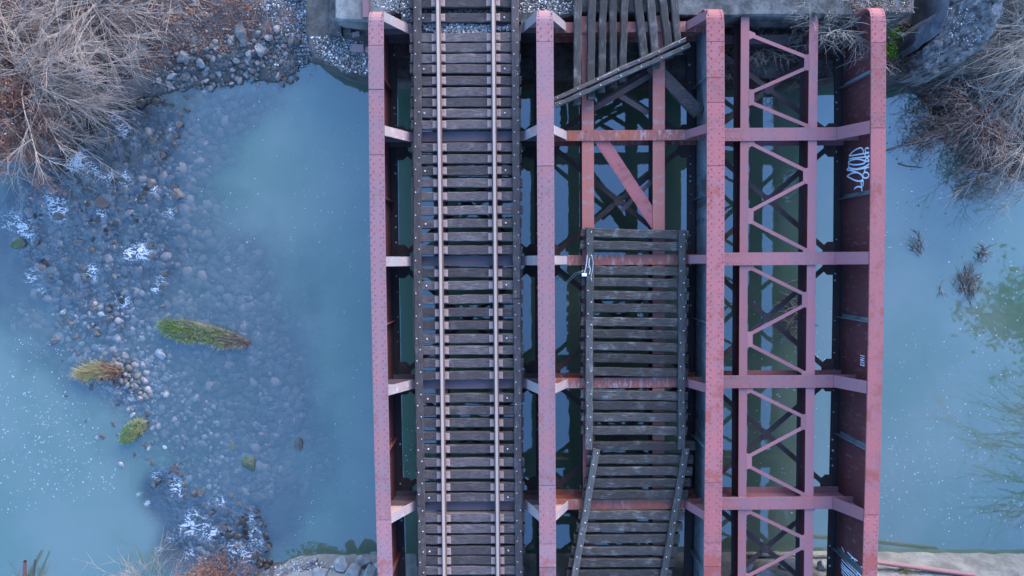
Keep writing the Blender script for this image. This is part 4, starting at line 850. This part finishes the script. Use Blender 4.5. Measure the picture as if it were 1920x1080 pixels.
# ------------------------------------------------------------------ plants
def fast_tubes(name, lines, mat, parent=None, loc=(0, 0, 0), sides=3, stuff=True):
    """lines: list of (pts Nx3, r0, r1)"""
    Vs, Fs, k = [], [], 0
    for P, r0, r1 in lines:
        n = len(P); T = np.gradient(P, axis=0); T /= np.linalg.norm(T, axis=1)[:, None]+1e-9; A = np.cross(T, (0.3, .2, .93)); A /= np.linalg.norm(A, axis=1)[:, None]+1e-9; B = np.cross(T, A)
        r = np.linspace(r0, r1, n)[:, None, None]; an = np.arange(sides)*2*np.pi/sides
        Vs.append((P[:, None]+r*(np.cos(an)[None, :, None]*A[:, None]+np.sin(an)[None, :, None]*B[:, None])).reshape(-1, 3))
        i = (np.arange(n-1)*sides)[:, None]; j = np.arange(sides)[None]; j2 = (j+1) % sides
        Fs.append(np.stack([i+j, i+j2, i+sides+j2, i+sides+j], -1).reshape(-1, 4)+k); k += n*sides
    V = np.vstack(Vs)-np.array(loc); F = np.vstack(Fs)
    me = bpy.data.meshes.new(name); me.vertices.add(len(V)); me.vertices.foreach_set('co', V.ravel()); me.loops.add(F.size); me.loops.foreach_set('vertex_index', F.ravel().astype(np.int32))
    me.polygons.add(len(F)); me.polygons.foreach_set('loop_start', np.arange(0, F.size, 4)); me.update(calc_edges=True); me.polygons.foreach_set('use_smooth', np.ones(len(F), bool))
    return link(name, me, mat, parent, loc)
def curve_line(r_, p, d, L_, n, wob, droop):
    P = [p]; d = d/np.linalg.norm(d)
    for i in range(n-1):
        d = d+r_.normal(0, wob, 3)+np.array([0, 0, -droop]); d /= np.linalg.norm(d); P.append(P[-1]+d*L_/(n-1))
    return np.array(P), d
def plant(name, label, cat, px, py, z, stems, L_, rad, dirs, mat, seed, levels=(5, 5), droop=.1, upl=.8, spread=.6, twig=.008, group=None, twmat=None, leaves=0, lscale=.5, wob=.09):
    """bare shrub or tree: stems (sub meshes) > branches > twigs"""
    r_ = np.random.default_rng(seed); x, y = XY(px, py, z); root = np.array([x, y, z])
    t = thing(name, label, cat, (x, y, z), group); big, sm, ends = [], [], []
    for s in range(stems):
        an = r_.uniform(*dirs); u = r_.uniform(.25, 1.0)*upl; d = np.array([math.cos(an), math.sin(an), u*1.6]); ln = L_*r_.uniform(.6, 1.1)
        P, dd = curve_line(r_, root+r_.normal(0, .12, 3)*np.array([1, 1, .2]), d, ln, 9, wob, droop); big.append((P, rad*r_.uniform(.6, 1), rad*.25))
        for k in range(levels[0]):
            i = r_.integers(2, 8); d2 = (P[min(i+1, 8)]-P[i]); d2 = d2/np.linalg.norm(d2)+r_.normal(0, spread, 3); ln2 = ln*lscale*r_.uniform(.5, 1.1)
            Q, dq = curve_line(r_, P[i], d2, ln2, 8, wob*1.2, droop*1.1); big.append((Q, rad*.35, rad*.12))
            for m in range(levels[1]):
                j = r_.integers(1, 7); d3 = (Q[min(j+1, 7)]-Q[j]); d3 = d3/np.linalg.norm(d3)+r_.normal(0, spread*.9, 3)
                T_, dt = curve_line(r_, Q[j], d3, ln2*r_.uniform(.35, .9), 6, wob*1.3, droop); sm.append((T_, twig, twig*.35)); ends.append(T_[r_.integers(2, 6)])
    fast_tubes('stems', big, mat, t, (x, y, z), 5)['kind'] = 'stuff'
    fast_tubes('twigs', sm, twmat or mat, t, (x, y, z), 3)['kind'] = 'stuff'
    if leaves:
        E = np.array(ends)[r_.integers(0, len(ends), leaves)]+r_.normal(0, .12, (leaves, 3)); quads(E, .03, .055, M['leaf_p'], t, r_)
    return t
def quads(E, lo, hi, mat, parent, r_, name='dead_leaves'):
    n = len(E); A = r_.normal(size=(n, 3)); A /= np.linalg.norm(A, axis=1)[:, None]; B = np.cross(A, r_.normal(size=(n, 3))); B /= np.linalg.norm(B, axis=1)[:, None]; s = r_.uniform(lo, hi, (n, 1))
    V = np.stack([E-A*s, E+B*s*.6, E+A*s, E-B*s*.6], 1).reshape(-1, 3)-np.array(WL[parent.name]); F = np.arange(4*n).reshape(-1, 4)
    me = bpy.data.meshes.new(name); me.from_pydata(V.tolist(), [], F.tolist()); me.update()
    a = me.attributes.new('rnd', 'FLOAT', 'POINT'); a.data.foreach_set('value', np.repeat(r_.random(n), 4).astype(np.float32))
    o = link(name, me, mat, parent, WL[parent.name]); o['kind'] = 'stuff'; return o
PI = math.pi
plant('bare_tree', 'big tangled tan bare tree overhanging the upper left corner', 'tree', 40, 150, .8, 34, 3.2, .030, (-PI, PI), M['twig_tan'], 1, (9, 12), .07, .75, .5, .0065)
plant('bare_tree', 'tan arching bare tree at the top edge left of the leafy bank', 'tree', 175, 10, 1.0, 26, 2.5, .026, (-PI, PI), M['twig_tan'], 2, (9, 11), .08, .7, .5, .0065)
plant('bare_shrub', 'rusty leafy shrub over the water at the left edge below the tan tree', 'shrub', 60, 245, .5, 24, 1.9, .018, (-PI, PI), M['twig_rust'], 3, (7, 9), .03, 1.3, .6, .007, leaves=2600)
plant('bare_tree', 'pale forked bare tree leaning in from the left edge', 'tree', -70, 190, .6, 10, 3.0, .045, (-.3, 1.2), M['twig_grey'], 4, (7, 9), .03, .75, .45, .0075)
plant('bare_shrub', 'thin tan brambles sprawling at the top edge right of the tan trees', 'shrub', 310, -30, 1.1, 8, 1.9, .011, (-2.6, -.2), M['twig_tan'], 5, (4, 5), .06, .5, .5, .008)
plant('bare_shrub', 'sparse brown canes hanging over the dark bank above the flat slab', 'shrub', 500, -30, 1.2, 7, 2.0, .012, (-2.8, -.6), M['twig_rust'], 6, (4, 4), .08, .5, .5, .008)
plant('bare_shrub', 'pale bushy shrub on the ledge beside the far right girder end', 'shrub', 1560, 62, 1.3, 22, 1.75, .014, (-PI, PI), M['twig_grey'], 7, (7, 8), .03, 2.2, .6, .008)
plant('bare_shrub', 'thin whitish shrub rising between the open right stringers at the ledge', 'shrub', 1500, 45, 1.3, 12, 1.7, .012, (-PI, PI), M['twig_grey'], 8, (5, 7), .03, 2.4, .6, .007)
plant('bare_shrub', 'wispy dry shrub on the dark ledge next to the third girder', 'shrub', 1430, 85, 1.25, 9, 1.1, .010, (-PI, PI), M['twig_tan'], 9, (5, 5), .06, .7, .6, .006)
plant('bare_shrub', 'hanging dry sprigs below the ledge shrubs in the right bay', 'shrub', 1500, 140, 1.2, 7, 1.0, .010, (-2.6, -.4), M['twig_grey'], 10, (4, 5), .12, .4, .6, .006)
plant('bare_shrub', 'few pale twigs growing beside the left side of the open right bay', 'shrub', 1365, 130, 1.2, 5, .7, .008, (-1.6, 1.6), M['twig_grey'], 19, (4, 3), .04, .7, .6, .006)
plant('bare_tree', 'large grey-brown bare tree filling the upper right corner', 'tree', 1950, 60, 1.0, 26, 3.6, .030, (2.0, 4.4), M['twig_grey'], 11, (9, 11), .10, .5, .5, .007)
plant('bare_shrub', 'drooping rusty brush hanging to the water on the right bank', 'shrub', 1850, 215, .7, 24, 2.2, .018, (2.4, 5.6), M['twig_rust'], 12, (7, 8), .17, .6, .55, .007, twmat=M['twig_tan'], leaves=1500)
plant('bare_shrub', 'dense tan brush behind the drooping rusty brush at the right edge', 'shrub', 1925, 270, .6, 20, 2.0, .016, (2.0, 4.6), M['twig_grey'], 13, (7, 7), .14, .6, .55, .008)
plant('bare_shrub', 'grey scrub below the broken concrete wing', 'shrub', 1820, 150, .9, 12, 1.7, .014, (-PI, PI), M['twig_grey'], 14, (5, 6), .12, .5, .55, .007, leaves=200)
plant('bare_shrub', 'pale dry brush at the bottom edge under the lower rapids', 'shrub', 290, 1100, .3, 12, 1.5, .012, (.2, 2.9), M['twig_grey'], 15, (5, 5), .04, .6, .5, .007)
plant('bare_shrub', 'rusty orange brush at the bottom edge beside the lower rapids', 'shrub', 415, 1095, .4, 14, 1.3, .012, (.2, 2.9), M['twig_rust'], 16, (5, 5), .05, .7, .5, .008, leaves=500)
plant('bare_shrub', 'thin brown twigs poking in at the bottom left corner', 'shrub', 40, 1130, .3, 8, 1.3, .010, (.4, 2.4), M['twig_rust'], 17, (4, 4), .03, .6, .5, .007)
# trees just outside the frame whose mirror images lie on the right and lower water
def ever(name, label, x, y, h, r, seed, group, n=2600):
    r_ = np.random.default_rng(seed); t = thing(name, label, 'tree', (x, y, .5), group)
    P, _ = curve_line(r_, np.array([x, y, .3]), np.array([-.05, 0, 1.]), h*.9, 9, .04, 0); lines = [(P, .16, .04)]; cl = []
    for k in range(46):
        i = r_.integers(2, 8); an = r_.uniform(0, 6.28); Q, _ = curve_line(r_, P[i], np.array([math.cos(an), math.sin(an), .35]), r*r_.uniform(.5, 1.1), 6, .12, .02); lines.append((Q, .035, .01)); cl += list(Q[2:])
    fast_tubes('trunk', lines, M['trunk'], t, (x, y, .5), 5)
    cl = np.array(cl); E = cl[r_.integers(0, len(cl), n)]+r_.normal(0, .22, (n, 3)); quads(E, .07, .15, M['evergreen'], t, r_, 'crown'); return t
ever('leafy_tree', 'dark green tree outside the right edge seen only as a mirror image in the water', 20.9, -2.6, 7.5, 2.4, 31, 'trees mirrored in the river')
ever('leafy_tree', 'farther dark green tree outside the right edge mirrored lower in the right water', 22.8, -4.8, 8.0, 2.4, 32, 'trees mirrored in the river')
plant('bare_tree', 'bare tree outside the lower right corner mirrored in the speckled water', 'tree', 2300, 960, .3, 12, 7.5, .09, (1.8, 3.6), M['twig_grey'], 33, (6, 6), .0, .9, .4, .02)

# grass islets and tufts
def islet(name, label, cat, outline, h, mats, n, seed, bl=.16, base=M['rock_moss'], lean=(0, 0)):
    poly = [XY(a, c_, .05) for a, c_ in outline]; c0 = np.mean(poly, 0); t = thing(name, label, cat, (c0[0], c0[1], 0))
    prism('mound', poly, h, -.3, base, t, .05, .04, seed=seed, sub=2)
    r_ = np.random.default_rng(seed); P = np.array(poly); lo, hi = P.min(0), P.max(0); q = r_.uniform(lo, hi, (n*6, 2)); d = inpoly_dist(q[:, 0], q[:, 1], poly); q = q[d > .02][:n]; tot = len(q)
    fr_ = (q[:, 0]-lo[0])/(hi[0]-lo[0])+r_.normal(0, .15, tot); cuts = np.linspace(0, 1, len(mats)+1)[1:-1]; idx = np.searchsorted(cuts, fr_)
    for k, mt in enumerate(mats):
        g_ = q[idx == k]; lines = []
        for p in g_:
            d = np.array([r_.normal(lean[0], .6), r_.normal(lean[1], .6), r_.uniform(.3, 1.)]); L_, _ = curve_line(r_, np.array([p[0], p[1], h-.05]), d, bl*r_.uniform(.6, 1.4), 4, .12, .12); lines.append((L_, .008, .002))
        if lines: fast_tubes('grass_blades', lines, mt, t, (c0[0], c0[1], 0), 3)['kind'] = 'stuff'
    return t
islet('grass_islet', 'long bright green grassy islet in the shallows', 'islet', [(296, 606), (308, 598), (328, 601), (345, 600), (372, 604), (400, 612), (432, 622), (455, 634), (468, 640), (462, 650), (440, 652), (415, 654), (395, 645), (372, 640), (345, 642), (320, 632), (302, 620)], .12, [M['grass'], M['grass'], M['grass_dry'], M['grass'], M['grass_dry'], M['twig_rust']], 2600, 51, .17, M['rock_wet'])
islet('grass_tuft', 'straw coloured grass tuft with brown debris on the stone shoal', 'grass tuft', [(140, 700), (160, 686), (190, 680), (222, 684), (236, 696), (222, 708), (190, 706), (160, 712)], .14, [M['grass_dry'], M['grass_dry'], M['twig_rust']], 900, 52, .28, M['rock_wet'], (-.5, 0))
islet('grass_clump', 'small olive green clump below the straw tuft', 'grass clump', [(226, 826), (232, 805), (246, 792), (262, 786), (278, 790), (272, 806), (258, 820), (240, 830)], .14, [M['grass'], M['grass_dry']], 900, 53, .16)
islet('grass_tuft', 'yellow dry grass tuft on the lower right abutment by the last girder', 'grass tuft', [(1650, 1052), (1668, 1046), (1684, 1050), (1676, 1058), (1658, 1060)], .9, [M['grass_dry'], M['grass_dry']], 160, 54, .35, M['rock_moss'], (.3, -.2))
r_ = np.random.default_rng(3)
mb = thing('moss_patch', 'bright green moss patch on the right part of the abutment ledge', 'moss', (*XY(1685, 80, NB_H), NB_H))
E = []
for a, c_, s in ((1692, 72, 9), (1666, 88, 8), (1660, 60, 6), (1680, 62, 5), (1672, 100, 7)):
    for _ in range(260): x, y = XY(a+r_.normal(0, s), c_+r_.normal(0, s*.8), NB_H); E.append((x, y, NB_H+.02+abs(r_.normal(0, .02))))
quads(np.array(E), .02, .045, M['moss'], mb, r_, 'moss_tufts')
E = []
for _ in range(2600): x, y = XY(r_.uniform(1655, 1735), r_.uniform(45, 140), NB_H); E.append((x, y, NB_H+.03))
lg = thing('weed_patch', 'dull brown weeds on the right part of the abutment ledge', 'weeds', (*XY(1690, 90, NB_H), NB_H)); quads(np.array(E), .015, .05, M['litter_p'], lg, r_, 'dry_weeds')
E = []
for _ in range(3000): x, y = XY(r_.uniform(1350, 1600), 60+abs(r_.normal(0, 36)), NB_H); E.append((x, y, NB_H+.03))
lg = thing('weed_patch', 'dead weeds covering the ledge under the open right bay', 'weeds', (*XY(1480, 90, NB_H), NB_H)); quads(np.array(E), .015, .05, M['litter_p'], lg, r_, 'dry_weeds')

# driftwood
def drift(name, label, cpx, cpy, z, r, n, seed, mats, L_=.5, dirs=(0, 6.28)):
    r_ = np.random.default_rng(seed); x, y = XY(cpx, cpy, z); t = thing(name, label, 'driftwood', (x, y, z)); 
    for k, mt in enumerate(mats):
        lines = []
        for _ in range(n):
            an = r_.uniform(*dirs); p = np.array([x+r_.normal(0, r*.45), y+r_.normal(0, r*.7), z+abs(r_.normal(0, .05))]); Q, _ = curve_line(r_, p, np.array([math.cos(an), math.sin(an), r_.uniform(-.05, .25)]), L_*r_.uniform(.3, 1.2), 5, .2, .03); lines.append((Q, .014, .005))
        o = fast_tubes('sticks', lines, mt, t, (x, y, z), 4); o['kind'] = 'stuff'
    return t
drift('driftwood_snag', 'larger dark snag of sticks standing in the right water', 1813, 538, 0, .36, 44, 61, (M['trunk'], M['trunk'], M['twig_grey']), .42, (.8, 2.3))
drift('driftwood_snag', 'thin stick snag in the water nearest the right girder', 1722, 466, 0, .24, 11, 62, (M['trunk'], M['twig_grey']), .45, (1.8, 2.8))
drift('driftwood_snag', 'small stick crown upstream of the larger dark snag', 1842, 478, 0, .15, 14, 63, (M['trunk'], M['twig_grey']), .4)
drift('driftwood_snag', 'two short twigs floating below the thin stick snag', 1763, 545, 0, .08, 3, 64, (M['trunk'], M['twig_grey']), .4)
drift('driftwood_snag', 'driftwood pile caught on the riverbed under the open right bay', 1492, 590, 0, .5, 55, 65, (M['trunk'], M['twig_grey'], M['twig_rust']), .55)
def stick(label, pts, zs, r0, r1, mat):
    P = np.array([(*XY(a, c_, z), z) for (a, c_), z in zip(pts, zs)]); o = fast_tubes('fallen_branch', [(P, r0, r1)], mat, None, tuple(P[0]), 6); tag(o, label, 'branch')
stick('dark forked branch reaching from the right brush to the last girder', [(1760, 256), (1730, 264), (1700, 270), (1656, 284)], [.25, .2, .12, .05], .05, .03, M['trunk'])
stick('pale driftwood branch lying on the dark forked branch', [(1770, 254), (1735, 262), (1692, 272)], [.32, .27, .2], .035, .015, M['split'])
stick('curved pale stick over the dark water below the ledge', [(1790, 140), (1775, 158), (1750, 170), (1732, 178)], [.4, .35, .3, .25], .014, .008, M['split'])
stick('long pale root lying across the ledge to the dark slab', [(1713, 52), (1730, 40), (1748, 30), (1762, 16)], [1.3, 1.6, 1.9, 2.2], .03, .02, M['twig_tan'])
stick('long pale branch across the right bank brush', [(1815, 160), (1845, 170), (1875, 173), (1905, 180)], [1.0, 1.1, 1.1, 1.2], .03, .015, M['split'])
stick('dark sunken stick near the right edge', [(1850, 352), (1820, 362), (1800, 374), (1790, 379)], [.03, .02, .015, .01], .014, .006, M['trunk'])
stick('short dark stick on the water below the dark forked branch', [(1685, 306), (1700, 311), (1730, 314)], [.02, .03, .03], .025, .012, M['trunk'])
stick('bleached white branch lying on the ledge by the last girder web', [(1530, 152), (1545, 148), (1565, 145)], [1.25, 1.28, 1.3], .03, .012, M['split'])
stick('broken orange stump at the bottom left edge', [(44, 1098), (46, 1075), (47, 1052)], [.05, .2, .4], .08, .05, M['twig_rust'])
stick('dark post beside the orange stump at the bottom left edge', [(62, 1100), (63, 1078), (66, 1050)], [.05, .2, .35], .045, .03, M['trunk'])
stick('long red pipe lying on the lower right abutment', [(1560, 1046), (1640, 1053), (1735, 1066), (1830, 1079)], [.85, .9, .95, 1.0], .075, .075, M['pipe'])
stick('thin grey pipe along the foot of the lower abutment in the right bay', [(1400, 1042), (1480, 1043), (1558, 1044)], [.3, .3, .3], .05, .05, M['concrete'])
# small blocks by the left girder end
def block(label, px, py, w, h, z, rz, mat, th=.12, name='brick'):
    x, y = XY(px, py, z); mb = MB(); a, c_ = w/62/2, h/62/2
    mb.add([(-a, -c_, 0), (a, -c_, 0), (a, c_, 0), (-a, c_, 0), (-a*.94, -c_*.9, th), (a*.95, -c_*.92, th), (a*.93, c_*.9, th), (-a*.95, c_*.92, th)], [(3, 2, 1, 0), (4, 5, 6, 7), (0, 1, 5, 4), (1, 2, 6, 5), (2, 3, 7, 6), (3, 0, 4, 7)])
    me = mb.mesh(name); o = link(name, me, mat, None, (x, y, z), (0, 0, rz)); tag(o, label, 'brick')
block('wide mauve brick on the ledge gravel left of the first girder', 672, 92, 24, 15, NB_H, -.02, M['brick'])
block('narrow mauve brick partly under the first girder flange', 694, 95, 14, 12, NB_H, .05, M['brick'])
block('round edged grey cobble below the pale back wall', 652, 59, 16, 11, NB_H, -.1, M['concrete'], .1)
block('pinkish cobble beside the grey cobble on the ledge', 668, 66, 15, 9, NB_H, .2, M['brick'], .1)
mb = MB(); x, y = XY(686, 0, 1.93); mb.box(x-.09, x+.09, y-.5, y+1.5, 1.92, 1.97); o = part('steel_plate', mb, M['girder_left'], None); tag(o, 'narrow pink steel plate lying on the pale back wall', 'steel plate')
